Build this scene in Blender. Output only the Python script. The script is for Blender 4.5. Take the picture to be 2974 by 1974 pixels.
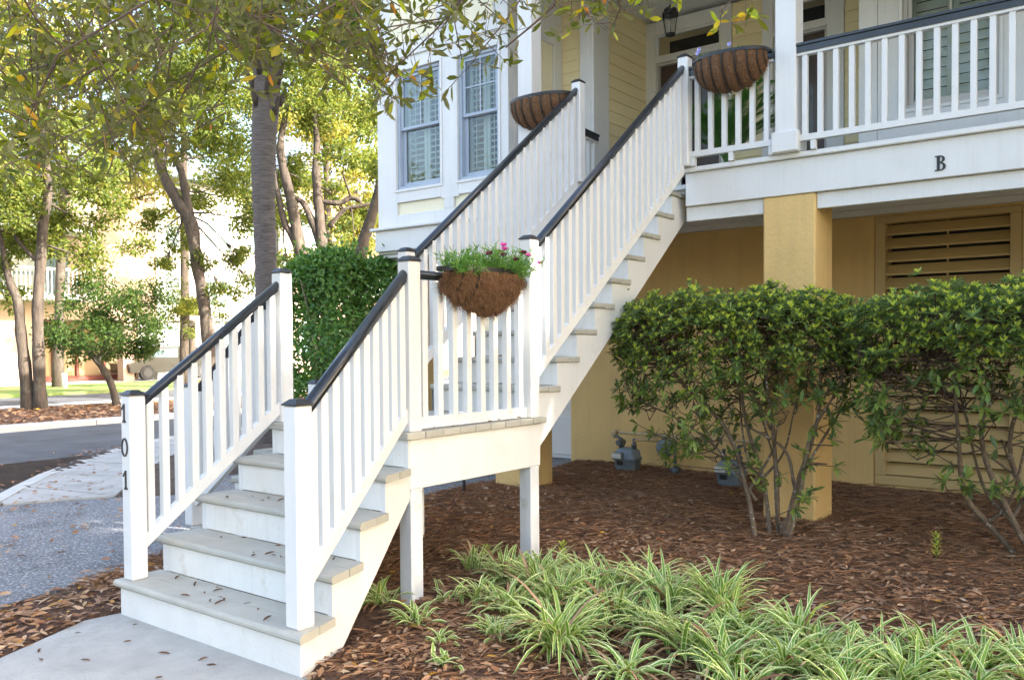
import bpy, math, random
import numpy as np
from mathutils import Vector, Matrix

R = random.Random(7)
NR = np.random.default_rng(11)
sc = bpy.context.scene
for o in list(bpy.data.objects):
    bpy.data.objects.remove(o)

# ------------------------------------------------------------------ camera
# World frame: +X runs to the right along the house front, +Y into the house.
cam_d = bpy.data.cameras.new('camera')
cam = bpy.data.objects.new('camera', cam_d)
sc.collection.objects.link(cam)
sc.camera = cam
_a, _p, _r = math.radians(37.65), math.radians(-1.38), math.radians(0.415)
_fw = Vector((-math.sin(_a) * math.cos(_p), math.cos(_a) * math.cos(_p), math.sin(_p)))
_rt = Vector((math.cos(_a), math.sin(_a), 0))
_up = _rt.cross(_fw)
_R = _rt * math.cos(_r) - _up * math.sin(_r)
_U = _rt * math.sin(_r) + _up * math.cos(_r)
CAM = Vector((2.963, -2.354, 1.409))
cam.matrix_world = Matrix(((_R.x, _U.x, -_fw.x, CAM.x), (_R.y, _U.y, -_fw.y, CAM.y),
                           (_R.z, _U.z, -_fw.z, CAM.z), (0, 0, 0, 1)))
cam_d.sensor_width = 36
cam_d.lens = 30.6
cam_d.shift_y = 0.02594
cam_d.clip_start = 0.05
cam_d.clip_end = 800

# ------------------------------------------------------------------ world, sun, exposure
SUN_EL = math.radians(29)
SUN_AZ = Vector((0.966, 0.26, 0)).normalized()          # horizontal direction towards the sun
world = bpy.data.worlds.new('World')
sc.world = world
world.use_nodes = True
wn = world.node_tree
sky = wn.nodes.new('ShaderNodeTexSky')
sky.sky_type = 'NISHITA'
sky.sun_disc = False
sky.sun_elevation = SUN_EL
sky.sun_rotation = math.atan2(SUN_AZ.x, SUN_AZ.y)
sky.air_density = 1.0
sky.dust_density = 4.0
sky.ozone_density = 0.2
wn.links.new(sky.outputs[0], wn.nodes['Background'].inputs[0])
wn.nodes['Background'].inputs[1].default_value = 0.15
sun_d = bpy.data.lights.new('sun', 'SUN')
sun_d.energy = 4.0
sun_d.angle = math.radians(0.53)
sun_d.color = (1.0, 0.93, 0.82)
sun = bpy.data.objects.new('sun', sun_d)
sc.collection.objects.link(sun)
_s = Vector((SUN_AZ.x * math.cos(SUN_EL), SUN_AZ.y * math.cos(SUN_EL), math.sin(SUN_EL)))
sun.rotation_euler = _s.to_track_quat('Z', 'Y').to_euler()
sun.location = (20, 5, 20)
sc.view_settings.view_transform = 'Standard'
sc.view_settings.look = 'None'
sc.view_settings.gamma = 1.0
sc.view_settings.use_curve_mapping = False
sc.view_settings.exposure = 2.6
sc.render.engine = 'CYCLES'
try:
    sc.cycles.max_bounces = 8
    sc.cycles.diffuse_bounces = 4
    sc.cycles.transparent_max_bounces = 8
except Exception:
    pass

# ------------------------------------------------------------------ materials
def new_mat(name):
    m = bpy.data.materials.new(name)
    m.use_nodes = True
    nt = m.node_tree
    b = nt.nodes['Principled BSDF']
    return m, nt, b

def nd(nt, typ, **kw):
    n = nt.nodes.new(typ)
    for k, v in kw.items():
        setattr(n, k, v)
    return n

def noise(nt, scale, detail=4.0, rough=0.55, vec=None, stretch=None):
    g = nd(nt, 'ShaderNodeNewGeometry')
    src = vec if vec is not None else g.outputs['Position']
    if stretch:
        mp = nd(nt, 'ShaderNodeMapping')
        mp.inputs['Scale'].default_value = stretch
        nt.links.new(src, mp.inputs['Vector'])
        src = mp.outputs[0]
    n = nd(nt, 'ShaderNodeTexNoise')
    n.inputs['Scale'].default_value = scale
    n.inputs['Detail'].default_value = detail
    n.inputs['Roughness'].default_value = rough
    nt.links.new(src, n.inputs['Vector'])
    return n.outputs['Fac']

def ramp(nt, fac, stops, interp='LINEAR'):
    r = nd(nt, 'ShaderNodeValToRGB')
    r.color_ramp.interpolation = interp
    el = r.color_ramp.elements
    while len(el) < len(stops):
        el.new(0.5)
    for e, (p, c) in zip(el, stops):
        e.position = p
        e.color = (c[0], c[1], c[2], 1) if len(c) == 3 else c
    nt.links.new(fac, r.inputs[0])
    return r.outputs[0]

def mixc(nt, fac, a, b, blend='MIX'):
    m = nd(nt, 'ShaderNodeMix', data_type='RGBA', blend_type=blend)
    for sock, v in ((m.inputs[0], fac), (m.inputs[6], a), (m.inputs[7], b)):
        if isinstance(v, (int, float)):
            sock.default_value = v
        elif isinstance(v, (tuple, list)):
            sock.default_value = (v[0], v[1], v[2], 1)
        else:
            nt.links.new(v, sock)
    return m.outputs[2]

def bump(nt, b, height, strength=0.3, dist=0.01):
    n = nd(nt, 'ShaderNodeBump')
    n.inputs['Strength'].default_value = strength
    n.inputs['Distance'].default_value = dist
    nt.links.new(height, n.inputs['Height'])
    nt.links.new(n.outputs[0], b.inputs['Normal'])

def sc_(c, k):
    return tuple(min(1, x * k) for x in c)

def surf(name, col, rough=0.5, var=0.12, vscale=3.0, bscale=40, bstr=0.15, bdist=0.004, metal=0.0,
         speck=None, stretch=None, objvar=0.0, vdetail=4, coat=0.0, grime=None, streak=None):
    """painted / mineral surface: two-tone noise, fine relief, optional specks of dirt"""
    m, nt, b = new_mat(name)
    n1 = noise(nt, vscale, vdetail, 0.6, stretch=stretch)
    c = ramp(nt, n1, [(0.3, sc_(col, 1 - var)), (0.7, sc_(col, 1 + var))])
    if grime:
        g = noise(nt, grime[0], 5, 0.65)
        gm = ramp(nt, g, [(grime[1], (0, 0, 0)), (min(1, grime[1] + 0.14), (1, 1, 1))])
        gk = nd(nt, 'ShaderNodeMath', operation='MULTIPLY')
        nt.links.new(gm, gk.inputs[0]); gk.inputs[1].default_value = grime[2]
        c = mixc(nt, gk.outputs[0], c, grime[3])
    if streak:
        g = noise(nt, streak[0], 5, 0.65, stretch=(1, 1, 0.06))
        gm = ramp(nt, g, [(streak[1], (0, 0, 0)), (min(1, streak[1] + 0.2), (1, 1, 1))])
        gk = nd(nt, 'ShaderNodeMath', operation='MULTIPLY')
        nt.links.new(gm, gk.inputs[0]); gk.inputs[1].default_value = streak[2]
        c = mixc(nt, gk.outputs[0], c, streak[3])
    if speck:
        s = noise(nt, speck[0], 3, 0.6)
        f = ramp(nt, s, [(speck[1], (0, 0, 0)), (speck[1] + 0.03, (1, 1, 1))])
        c = mixc(nt, f, c, speck[2])
    if objvar:
        oi = nd(nt, 'ShaderNodeObjectInfo')
        r = ramp(nt, oi.outputs['Random'], [(0, (1 - objvar,) * 3), (1, (1 + objvar,) * 3)])
        c = mixc(nt, 1.0, c, r, 'MULTIPLY')
    nt.links.new(c, b.inputs['Base Color'])
    b.inputs['Roughness'].default_value = rough
    b.inputs['Metallic'].default_value = metal
    if coat:
        b.inputs['Coat Weight'].default_value = coat
        b.inputs['Coat Roughness'].default_value = 0.12
    if bstr:
        bump(nt, b, noise(nt, bscale, 5, 0.6, stretch=stretch), bstr, bdist)
    return m

def leafmat(name, cols, trans=0.35, rough=0.42, under=None, spec=0.35):
    """leaf: colour differs from leaf to leaf, light passes through the blade"""
    m, nt, b = new_mat(name)
    g = nd(nt, 'ShaderNodeNewGeometry')
    k = len(cols)
    c = ramp(nt, g.outputs['Random Per Island'], [(i / max(1, k - 1), cc) for i, cc in enumerate(cols)])
    if under:
        c = mixc(nt, g.outputs['Backfacing'], c, under)
    nt.links.new(c, b.inputs['Base Color'])
    b.inputs['Roughness'].default_value = rough
    b.inputs['Specular IOR Level'].default_value = spec
    t = nd(nt, 'ShaderNodeBsdfTranslucent')
    hs = nd(nt, 'ShaderNodeHueSaturation')
    hs.inputs['Hue'].default_value = 0.485
    hs.inputs['Saturation'].default_value = 1.15
    hs.inputs['Value'].default_value = 1.7
    nt.links.new(c, hs.inputs['Color'])
    nt.links.new(hs.outputs[0], t.inputs['Color'])
    mx = nd(nt, 'ShaderNodeMixShader')
    mx.inputs[0].default_value = trans
    nt.links.new(b.outputs[0], mx.inputs[1])
    nt.links.new(t.outputs[0], mx.inputs[2])
    nt.links.new(mx.outputs[0], nt.nodes['Material Output'].inputs[0])
    return m

def glassmat(name, tint, transp=0.55, rough=0.02):
    m, nt, b = new_mat(name)
    gl = nd(nt, 'ShaderNodeBsdfGlossy'); gl.inputs['Roughness'].default_value = rough
    tr = nd(nt, 'ShaderNodeBsdfTransparent'); tr.inputs['Color'].default_value = (*tint, 1)
    fr = nd(nt, 'ShaderNodeLayerWeight'); fr.inputs['Blend'].default_value = transp
    mx = nd(nt, 'ShaderNodeMixShader')
    nt.links.new(fr.outputs['Fresnel'], mx.inputs[0])
    nt.links.new(tr.outputs[0], mx.inputs[1]); nt.links.new(gl.outputs[0], mx.inputs[2])
    nt.links.new(mx.outputs[0], nt.nodes['Material Output'].inputs[0])
    return m

MT = {}
MT['white'] = surf('white_paint', (0.70, 0.70, 0.69), 0.45, 0.03, 2.5, 60, 0.12, 0.002, speck=(170, 0.745, (0.3, 0.27, 0.22)), objvar=0.02,
                   grime=(6, 0.58, 0.3, (0.55, 0.53, 0.47)), streak=(28, 0.52, 0.2, (0.52, 0.5, 0.45)))
MT['riser'] = surf('weathered_white_paint', (0.72, 0.72, 0.695), 0.5, 0.05, 3, 50, 0.25, 0.003, speck=(200, 0.715, (0.2, 0.17, 0.13)),
                   objvar=0.04, grime=(9, 0.57, 0.45, (0.5, 0.46, 0.36)), streak=(30, 0.52, 0.3, (0.48, 0.45, 0.38)))
MT['riser_low'] = surf('splashed_white_paint', (0.7, 0.69, 0.66), 0.55, 0.06, 4, 50, 0.3, 0.003, speck=(230, 0.635, (0.22, 0.18, 0.13)),
                       grime=(14, 0.6, 0.35, (0.5, 0.46, 0.38)))
MT['tread'] = surf('grey_deck_paint', (0.4, 0.39, 0.345), 0.55, 0.09, 5, 60, 0.3, 0.003, speck=(55, 0.72, (0.2, 0.18, 0.15)), objvar=0.05,
                   grime=(7, 0.57, 0.35, (0.36, 0.34, 0.28)))
MT['black'] = surf('black_gloss_paint', (0.018, 0.022, 0.03), 0.3, 0.3, 6, 30, 0.1, 0.002, speck=(60, 0.745, (0.35, 0.35, 0.35)), coat=0.25)
MT['cap'] = surf('black_cap_paint', (0.02, 0.021, 0.024), 0.42, 0.3, 8, 50, 0.2, 0.002)
MT['iron'] = surf('black_iron', (0.014, 0.014, 0.015), 0.4, 0.3, 9, 70, 0.25, 0.002)
MT['stucco'] = surf('ochre_stucco', (0.71, 0.49, 0.2), 0.8, 0.07, 1.5, 34, 0.6, 0.011, grime=(2.2, 0.6, 0.25, (0.48, 0.33, 0.16)), streak=(9, 0.5, 0.25, (0.42, 0.3, 0.15)))
MT['slat'] = surf('ochre_louver_paint', (0.55, 0.4, 0.18), 0.45, 0.05, 3, 40, 0.1, 0.002, objvar=0.04)
MT['siding'] = surf('cream_siding_paint', (0.79, 0.68, 0.41), 0.55, 0.03, 2, 30, 0.15, 0.002, objvar=0.03, stretch=(1, 1, 6))
MT['cream'] = surf('pale_cream_panel', (0.82, 0.76, 0.56), 0.55, 0.02, 2, 30, 0.1, 0.002)
MT['ceil'] = surf('porch_ceiling_paint', (0.76, 0.76, 0.74), 0.55, 0.03, 2, 30, 0.1, 0.002)
MT['vinyl'] = surf('grey_vinyl_frame', (0.36, 0.42, 0.5), 0.35, 0.04, 4, 30, 0.05, 0.001)
MT['vinyl2'] = surf('taupe_vinyl_frame', (0.5, 0.48, 0.46), 0.4, 0.04, 4, 30, 0.05, 0.001)
MT['shutter'] = surf('shutter_paint', (0.42, 0.45, 0.42), 0.5, 0.02, 4, 30, 0.05, 0.001)
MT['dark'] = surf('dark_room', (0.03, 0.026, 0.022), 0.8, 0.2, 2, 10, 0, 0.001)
MT['door'] = surf('brown_door_paint', (0.07, 0.045, 0.038), 0.35, 0.15, 4, 30, 0.1, 0.002)
MT['glass'] = glassmat('window_glass', (0.93, 0.96, 0.95), 0.24)
MT['glass_green'] = glassmat('green_window_glass', (0.95, 0.97, 0.955), 0.28)
MT['lamp_glass'] = glassmat('lantern_glass', (0.9, 0.9, 0.88), 0.3, 0.08)
MT['gdoor'] = surf('garage_door_paint', (0.74, 0.76, 0.78), 0.4, 0.02, 3, 30, 0.08, 0.002)
MT['coir'] = None
MT['concrete'] = surf('concrete', (0.4, 0.395, 0.375), 0.88, 0.18, 3.5, 110, 0.8, 0.006, speck=(120, 0.655, (0.2, 0.19, 0.18)), grime=(1.8, 0.53, 0.5, (0.25, 0.24, 0.22)), vdetail=8)
MT['kerb'] = surf('kerb_concrete', (0.48, 0.48, 0.46), 0.85, 0.12, 2, 90, 0.4, 0.004, grime=(2.0, 0.57, 0.4, (0.3, 0.28, 0.25)))
MT['asphalt'] = surf('asphalt', (0.075, 0.08, 0.09), 0.85, 0.3, 1.6, 90, 0.5, 0.006, speck=(70, 0.71, (0.3, 0.27, 0.22)), grime=(0.6, 0.55, 0.4, (0.15, 0.145, 0.14)))
MT['chip'] = surf('exposed_aggregate', (0.2, 0.21, 0.225), 0.85, 0.45, 45, 60, 1.0, 0.02, speck=(55, 0.58, (0.5, 0.51, 0.53)), grime=(1.6, 0.5, 0.6, (0.085, 0.088, 0.095)))
MT['soil'] = surf('mulch_soil', (0.11, 0.054, 0.03), 0.95, 0.55, 22, 60, 1.0, 0.03, speck=(35, 0.6, (0.24, 0.12, 0.065)))
MT['dirt'] = surf('bare_dirt', (0.085, 0.06, 0.045), 0.95, 0.45, 8, 60, 0.9, 0.02, speck=(40, 0.64, (0.2, 0.14, 0.09)))
MT['grass'] = surf('lawn', (0.14, 0.22, 0.045), 0.9, 0.3, 3, 40, 0.8, 0.02, grime=(0.35, 0.5, 0.5, (0.2, 0.19, 0.08)))
MT['far'] = surf('far_ground', (0.13, 0.12, 0.07), 0.95, 0.3, 0.2, 20, 0.4, 0.02)
MT['bark'] = surf('oak_bark', (0.065, 0.05, 0.038), 0.92, 0.45, 9, 22, 1.0, 0.03, stretch=(1, 1, 0.3), grime=(3, 0.56, 0.6, (0.13, 0.13, 0.1)))
MT['twig'] = surf('twig_bark', (0.12, 0.08, 0.06), 0.85, 0.3, 14, 50, 0.5, 0.004)
MT['stem'] = surf('shrub_bark', (0.17, 0.125, 0.085), 0.9, 0.3, 18, 60, 0.8, 0.008, speck=(45, 0.62, (0.5, 0.48, 0.42)))
MT['meter'] = surf('grey_meter_paint', (0.19, 0.23, 0.26), 0.5, 0.18, 9, 40, 0.3, 0.003, speck=(40, 0.7, (0.1, 0.09, 0.08)), metal=0.2)
MT['pipe_dark'] = surf('galvanised_pipe', (0.12, 0.13, 0.14), 0.5, 0.25, 12, 40, 0.3, 0.002, metal=0.4)
MT['pipe_tan'] = surf('tan_pipe_paint', (0.55, 0.42, 0.24), 0.55, 0.08, 6, 40, 0.1, 0.002)
MT['dial'] = surf('dial_plate', (0.55, 0.55, 0.5), 0.4, 0.15, 20, 40, 0.1, 0.001)
MT['pot'] = surf('white_glazed_pot', (0.78, 0.78, 0.76), 0.25, 0.02, 3, 20, 0.03, 0.001)
MT['red'] = surf('red_sign_paint', (0.5, 0.03, 0.03), 0.35, 0.05, 4, 20, 0, 0.001)
MT['bwall'] = surf('beige_stucco_far', (0.42, 0.3, 0.225), 0.85, 0.05, 0.4, 8, 0.2, 0.01)
MT['btrim'] = surf('far_white_trim', (0.62, 0.61, 0.58), 0.7, 0.03, 0.5, 8, 0.05, 0.01)
MT['bgrey'] = surf('far_grey_siding', (0.36, 0.34, 0.33), 0.8, 0.05, 0.5, 8, 0.1, 0.01)
MT['btan'] = surf('far_tan_wall', (0.36, 0.26, 0.15), 0.85, 0.05, 0.4, 8, 0.1, 0.01)
MT['bred'] = surf('far_red_brown_trim', (0.2, 0.06, 0.045), 0.7, 0.08, 0.6, 8, 0.05, 0.01)
MT['broof'] = surf('grey_shingle_roof', (0.12, 0.14, 0.17), 0.85, 0.15, 3, 12, 0.4, 0.02)
MT['bglass'] = surf('far_window_glass', (0.09, 0.14, 0.15), 0.08, 0.2, 0.8, 8, 0, 0.01)
MT['rubber'] = surf('tyre_rubber', (0.015, 0.015, 0.016), 0.7, 0.1, 8, 30, 0.1, 0.002)
MT['alloy'] = surf('alloy_rim', (0.03, 0.03, 0.032), 0.5, 0.05, 8, 30, 0.05, 0.002)
MT['carpaint'] = surf('dark_car_paint', (0.008, 0.01, 0.012), 0.25, 0.05, 2, 10, 0, 0.001, coat=0.6)
MT['roof_white'] = MT['white']

# leaves
MT['liri_g'] = leafmat('liriope_green', [(0.12, 0.25, 0.045), (0.19, 0.34, 0.06), (0.26, 0.4, 0.075)], 0.25, 0.4)
MT['liri_w'] = leafmat('liriope_cream', [(0.64, 0.69, 0.3), (0.76, 0.78, 0.46), (0.68, 0.72, 0.28)], 0.25, 0.45)
MT['shrub'] = leafmat('shrub_leaf', [(0.1, 0.17, 0.04), (0.15, 0.225, 0.05), (0.19, 0.265, 0.055), (0.27, 0.33, 0.065), (0.12, 0.195, 0.045)], 0.28, 0.3, under=(0.13, 0.2, 0.09))
MT['shrub_new'] = leafmat('shrub_new_leaf', [(0.36, 0.48, 0.07), (0.5, 0.58, 0.1), (0.58, 0.6, 0.13), (0.3, 0.42, 0.06)], 0.35, 0.4)
MT['hedge'] = leafmat('hedge_leaf', [(0.05, 0.13, 0.028), (0.085, 0.19, 0.04), (0.12, 0.24, 0.05), (0.17, 0.29, 0.06)], 0.25, 0.3)
MT['oak'] = leafmat('oak_leaf', [(0.07, 0.095, 0.018), (0.13, 0.155, 0.026), (0.21, 0.23, 0.035), (0.075, 0.1, 0.02), (0.14, 0.155, 0.026)], 0.5, 0.4, under=(0.15, 0.155, 0.06))
MT['oak_yellow_backlit'] = leafmat('oak_yellow_backlit_leaf', [(0.42, 0.42, 0.06), (0.5, 0.38, 0.04), (0.33, 0.42, 0.06), (0.28, 0.38, 0.05), (0.45, 0.2, 0.04)], 0.5, 0.4)  # yellow leaves, with lighter green-yellow ones coloured to look backlit
MT['oak_far'] = leafmat('far_oak_leaf', [(0.06, 0.09, 0.02), (0.11, 0.15, 0.03), (0.17, 0.2, 0.04), (0.08, 0.12, 0.026), (0.24, 0.23, 0.05)], 0.42, 0.65, spec=0.2)
MT['oak_dark'] = leafmat('dark_tree_leaf', [(0.025, 0.055, 0.018), (0.045, 0.085, 0.02), (0.075, 0.115, 0.022)], 0.35, 0.7, spec=0.15)
MT['oak_gold'] = leafmat('golden_leaf', [(0.2, 0.21, 0.045), (0.28, 0.25, 0.05), (0.14, 0.18, 0.04)], 0.45, 0.5)
MT['palm'] = leafmat('palm_leaf', [(0.05, 0.14, 0.03), (0.08, 0.2, 0.04), (0.11, 0.25, 0.05)], 0.3, 0.35)
MT['basket_leaf'] = leafmat('dianthus_leaf', [(0.09, 0.22, 0.05), (0.15, 0.31, 0.07), (0.22, 0.38, 0.09)], 0.3, 0.4)
MT['pink'] = leafmat('pink_petal', [(0.6, 0.06, 0.3), (0.7, 0.12, 0.4)], 0.3, 0.5)
MT['maroon'] = leafmat('maroon_petal', [(0.09, 0.005, 0.02), (0.13, 0.01, 0.03)], 0.2, 0.5)
MT['violet'] = leafmat('violet_petal', [(0.3, 0.25, 0.7), (0.55, 0.55, 0.8)], 0.3, 0.5)
MT['dead'] = leafmat('dead_leaf', [(0.26, 0.14, 0.07), (0.36, 0.21, 0.11), (0.2, 0.1, 0.055), (0.46, 0.32, 0.2), (0.34, 0.15, 0.065), (0.5, 0.38, 0.26)], 0.08, 0.6)
MT['dead_dark'] = leafmat('dark_dead_leaf', [(0.07, 0.035, 0.02), (0.12, 0.06, 0.03), (0.16, 0.09, 0.045)], 0.05, 0.6)
MT['dead_y'] = leafmat('yellow_dead_leaf', [(0.5, 0.3, 0.03), (0.45, 0.22, 0.04)], 0.15, 0.55)
MT['straw'] = leafmat('pine_straw', [(0.3, 0.155, 0.08), (0.38, 0.21, 0.115), (0.2, 0.1, 0.052), (0.46, 0.3, 0.19)], 0.05, 0.6)

def coirmat():
    m, nt, b = new_mat('coir_fibre')
    n1 = noise(nt, 38, 6, 0.7)
    n2 = noise(nt, 120, 5, 0.75, stretch=(1, 1, 0.5))
    c = ramp(nt, n2, [(0.3, (0.06, 0.028, 0.012)), (0.5, (0.17, 0.088, 0.042)), (0.72, (0.32, 0.19, 0.105))])
    c2 = ramp(nt, n1, [(0.3, (0.75, 0.72, 0.7)), (0.7, (1.15, 1.1, 1.05))])
    nt.links.new(mixc(nt, 1.0, c, c2, 'MULTIPLY'), b.inputs['Base Color'])
    b.inputs['Roughness'].default_value = 0.95
    bump(nt, b, n2, 1.0, 0.012)
    return m
MT['coir'] = coirmat()
MT['fibre'] = leafmat('coir_strand', [(0.2, 0.105, 0.05), (0.3, 0.18, 0.1), (0.12, 0.06, 0.03)], 0.1, 0.7)

def palmtrunk():
    m, nt, b = new_mat('palmetto_trunk')
    n = noise(nt, 6, 6, 0.7, stretch=(1, 1, 9))
    n2 = noise(nt, 12, 5, 0.65, stretch=(1, 1, 7))
    c = ramp(nt, n, [(0.32, (0.09, 0.075, 0.066)), (0.55, (0.19, 0.16, 0.145)), (0.75, (0.27, 0.23, 0.205))])
    nt.links.new(c, b.inputs['Base Color'])
    b.inputs['Roughness'].default_value = 0.95
    bump(nt, b, n2, 1.0, 0.04)
    return m
MT['palmtrunk'] = palmtrunk()

# ------------------------------------------------------------------ object helpers
COL = sc.collection
WL = {}

def link(o, loc, parent=None):
    COL.objects.link(o)
    loc = Vector(loc)
    if parent is not None:
        o.parent = parent
        o.location = loc - WL[parent.name]
    else:
        o.location = loc
    WL[o.name] = loc
    return o

def tag(o, label, cat=None, group=None, kind=None):
    if label: o['label'] = label
    if cat: o['category'] = cat
    if group: o['group'] = group
    if kind: o['kind'] = kind
    return o

def thing(name, loc, label, cat, group=None):
    o = bpy.data.objects.new(name, None)
    o.empty_display_size = 0.1
    link(o, loc)
    return tag(o, label, cat, group)

def tri_mesh(name, V, T, mats, smooth=False, midx=None):
    V = np.asarray(V, np.float32).reshape(-1, 3)
    T = np.asarray(T, np.int32).reshape(-1, 3)
    me = bpy.data.meshes.new(name)
    me.vertices.add(len(V)); me.vertices.foreach_set('co', V.ravel())
    me.loops.add(len(T) * 3); me.loops.foreach_set('vertex_index', T.ravel())
    me.polygons.add(len(T))
    me.polygons.foreach_set('loop_start', np.arange(0, len(T) * 3, 3, dtype=np.int32))
    me.polygons.foreach_set('loop_total', np.full(len(T), 3, np.int32))
    if midx is not None:
        me.polygons.foreach_set('material_index', np.asarray(midx, np.int32))
    me.polygons.foreach_set('use_smooth', np.full(len(T), bool(smooth)))
    for m in (mats if isinstance(mats, (list, tuple)) else [mats]):
        me.materials.append(m)
    me.update(calc_edges=True)
    return me

class MB:
    """collects shapes in world coordinates, builds ONE mesh object"""
    def __init__(s): s.v = []; s.f = []; s.sm = []
    def add(s, vs, fs, smooth=False):
        k = len(s.v); s.v += [tuple(v) for v in vs]; s.f += [tuple(i + k for i in f) for f in fs]; s.sm += [smooth] * len(fs)
    def box(s, x0, x1, y0, y1, z0, z1):
        vs = [(x, y, z) for x in (x0, x1) for y in (y0, y1) for z in (z0, z1)]
        s.add(vs, [(0, 1, 3, 2), (4, 6, 7, 5), (0, 4, 5, 1), (2, 3, 7, 6), (0, 2, 6, 4), (1, 5, 7, 3)])
    def cham(s, x0, x1, y0, y1, z0, z1, b=0.004):
        c = ((x0 + x1) / 2, (y0 + y1) / 2, (z0 + z1) / 2)
        vs, fs = cham_data(x1 - x0, y1 - y0, z1 - z0, b)
        s.add([(v[0] + c[0], v[1] + c[1], v[2] + c[2]) for v in vs], fs)
    def extrude(s, poly, vec):
        n = len(poly); vec = Vector(vec)
        a = [Vector(p) for p in poly]
        s.add(a + [p + vec for p in a], [tuple(range(n)), tuple(range(2 * n - 1, n - 1, -1))] + [(i, i + n, (i + 1) % n + n, (i + 1) % n) for i in range(n)])
    def tube(s, pts, n=8, smooth=True, cap=True):
        """pts: (x,y,z,r)"""
        P = [Vector(p[:3]) for p in pts]; vs = []
        ref = Vector((0.13, 0.97, 0.2)).normalized()
        for i, p in enumerate(P):
            d = (P[min(i + 1, len(P) - 1)] - P[max(i - 1, 0)])
            d = d.normalized() if d.length > 1e-9 else Vector((0, 0, 1))
            u = d.cross(ref)
            if u.length < 0.1: u = d.cross(Vector((1, 0, 0)))
            u.normalize(); w = d.cross(u)
            for j in range(n):
                a = 2 * math.pi * j / n
                vs.append(p + (u * math.cos(a) + w * math.sin(a)) * pts[i][3])
        fs = [(i * n + j, i * n + (j + 1) % n, (i + 1) * n + (j + 1) % n, (i + 1) * n + j) for i in range(len(P) - 1) for j in range(n)]
        s.add(vs, fs, smooth)
        if cap:
            k = len(s.v) - len(vs)
            s.f += [tuple(range(k + n - 1, k - 1, -1)), tuple(range(k + (len(P) - 1) * n, k + len(P) * n))]; s.sm += [False, False]
    def lathe(s, c, prof, n=16, smooth=True):
        """prof: (radius, z) from bottom to top about the vertical through c"""
        vs = [(c[0] + r * math.cos(2 * math.pi * j / n), c[1] + r * math.sin(2 * math.pi * j / n), c[2] + z) for r, z in prof for j in range(n)]
        m = len(prof)
        fs = [(i * n + j, i * n + (j + 1) % n, (i + 1) * n + (j + 1) % n, (i + 1) * n + j) for i in range(m - 1) for j in range(n)]
        s.add(vs, fs, smooth)
        k = len(s.v) - len(vs)
        s.f += [tuple(range(k + n - 1, k - 1, -1)), tuple(range(k + (m - 1) * n, k + m * n))]; s.sm += [False, False]
    def sweep(s, p0, p1, prof):
        """prof (side, up) swept from p0 to p1, end cuts vertical"""
        p0, p1 = Vector(p0), Vector(p1); d = (p1 - p0)
        h = Vector((d.x, d.y, 0)).normalized(); side = Vector((h.y, -h.x, 0))
        dn = d.normalized(); ct = math.sqrt(dn.x ** 2 + dn.y ** 2)
        A = [p0 + side * a + Vector((0, 0, b / ct)) for a, b in prof]; B = [p1 + side * a + Vector((0, 0, b / ct)) for a, b in prof]
        n = len(prof)
        s.add(A + B, [(i, (i + 1) % n, (i + 1) % n + n, i + n) for i in range(n)], n > 8)
        k = len(s.v) - 2 * n
        s.f += [tuple(range(k + n - 1, k - 1, -1)), tuple(range(k + n, k + 2 * n))]; s.sm += [False, False]
    def build(s, name, mat, parent=None, loc=None):
        v = np.array([tuple(x) for x in s.v], float)
        c = Vector(loc) if loc is not None else Vector(v.mean(0))
        me = bpy.data.meshes.new(name)
        me.from_pydata([tuple(x) for x in (v - np.array(c))], [], s.f)
        me.polygons.foreach_set('use_smooth', s.sm)
        me.materials.append(mat); me.update()
        return link(bpy.data.objects.new(name, me), c, parent)

def cham_data(a, b, c, k):
    a, b, c = a / 2, b / 2, c / 2
    k = min(k, a * 0.45, b * 0.45, c * 0.45)
    vs = []; ix = {}
    for sx in (-1, 1):
        for sy in (-1, 1):
            for sz in (-1, 1):
                for ax in range(3):
                    p = [sx * (a - k), sy * (b - k), sz * (c - k)]
                    p[ax] = (sx * a, sy * b, sz * c)[ax]
                    ix[sx, sy, sz, ax] = len(vs); vs.append(tuple(p))
    fs = []
    for ax in range(3):
        o = [i for i in range(3) if i != ax]
        for s in (-1, 1):
            q = []
            for u, w in ((-1, -1), (1, -1), (1, 1), (-1, 1)):
                k3 = [0, 0, 0]; k3[ax] = s; k3[o[0]] = u; k3[o[1]] = w
                q.append(ix[k3[0], k3[1], k3[2], ax])
            if (s == 1) == (ax == 1): q.reverse()
            fs.append(tuple(q))
    for ax in range(3):
        o = [i for i in range(3) if i != ax]
        for u in (-1, 1):
            for w in (-1, 1):
                q = []
                for s, f in ((-1, o[0]), (1, o[0]), (1, o[1]), (-1, o[1])):
                    k3 = [0, 0, 0]; k3[ax] = s; k3[o[0]] = u; k3[o[1]] = w
                    q.append(ix[k3[0], k3[1], k3[2], f])
                fs.append(tuple(q))
    for sx in (-1, 1):
        for sy in (-1, 1):
            for sz in (-1, 1):
                fs.append(tuple(ix[sx, sy, sz, ax] for ax in range(3)))
    # orient outward
    out = []
    for f in fs:
        p = [Vector(vs[i]) for i in f]
        n = (p[1] - p[0]).cross(p[2] - p[0]); cc = sum(p, Vector()) / len(p)
        out.append(f if n.dot(cc) > 0 else tuple(reversed(f)))
    return vs, out

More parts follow.
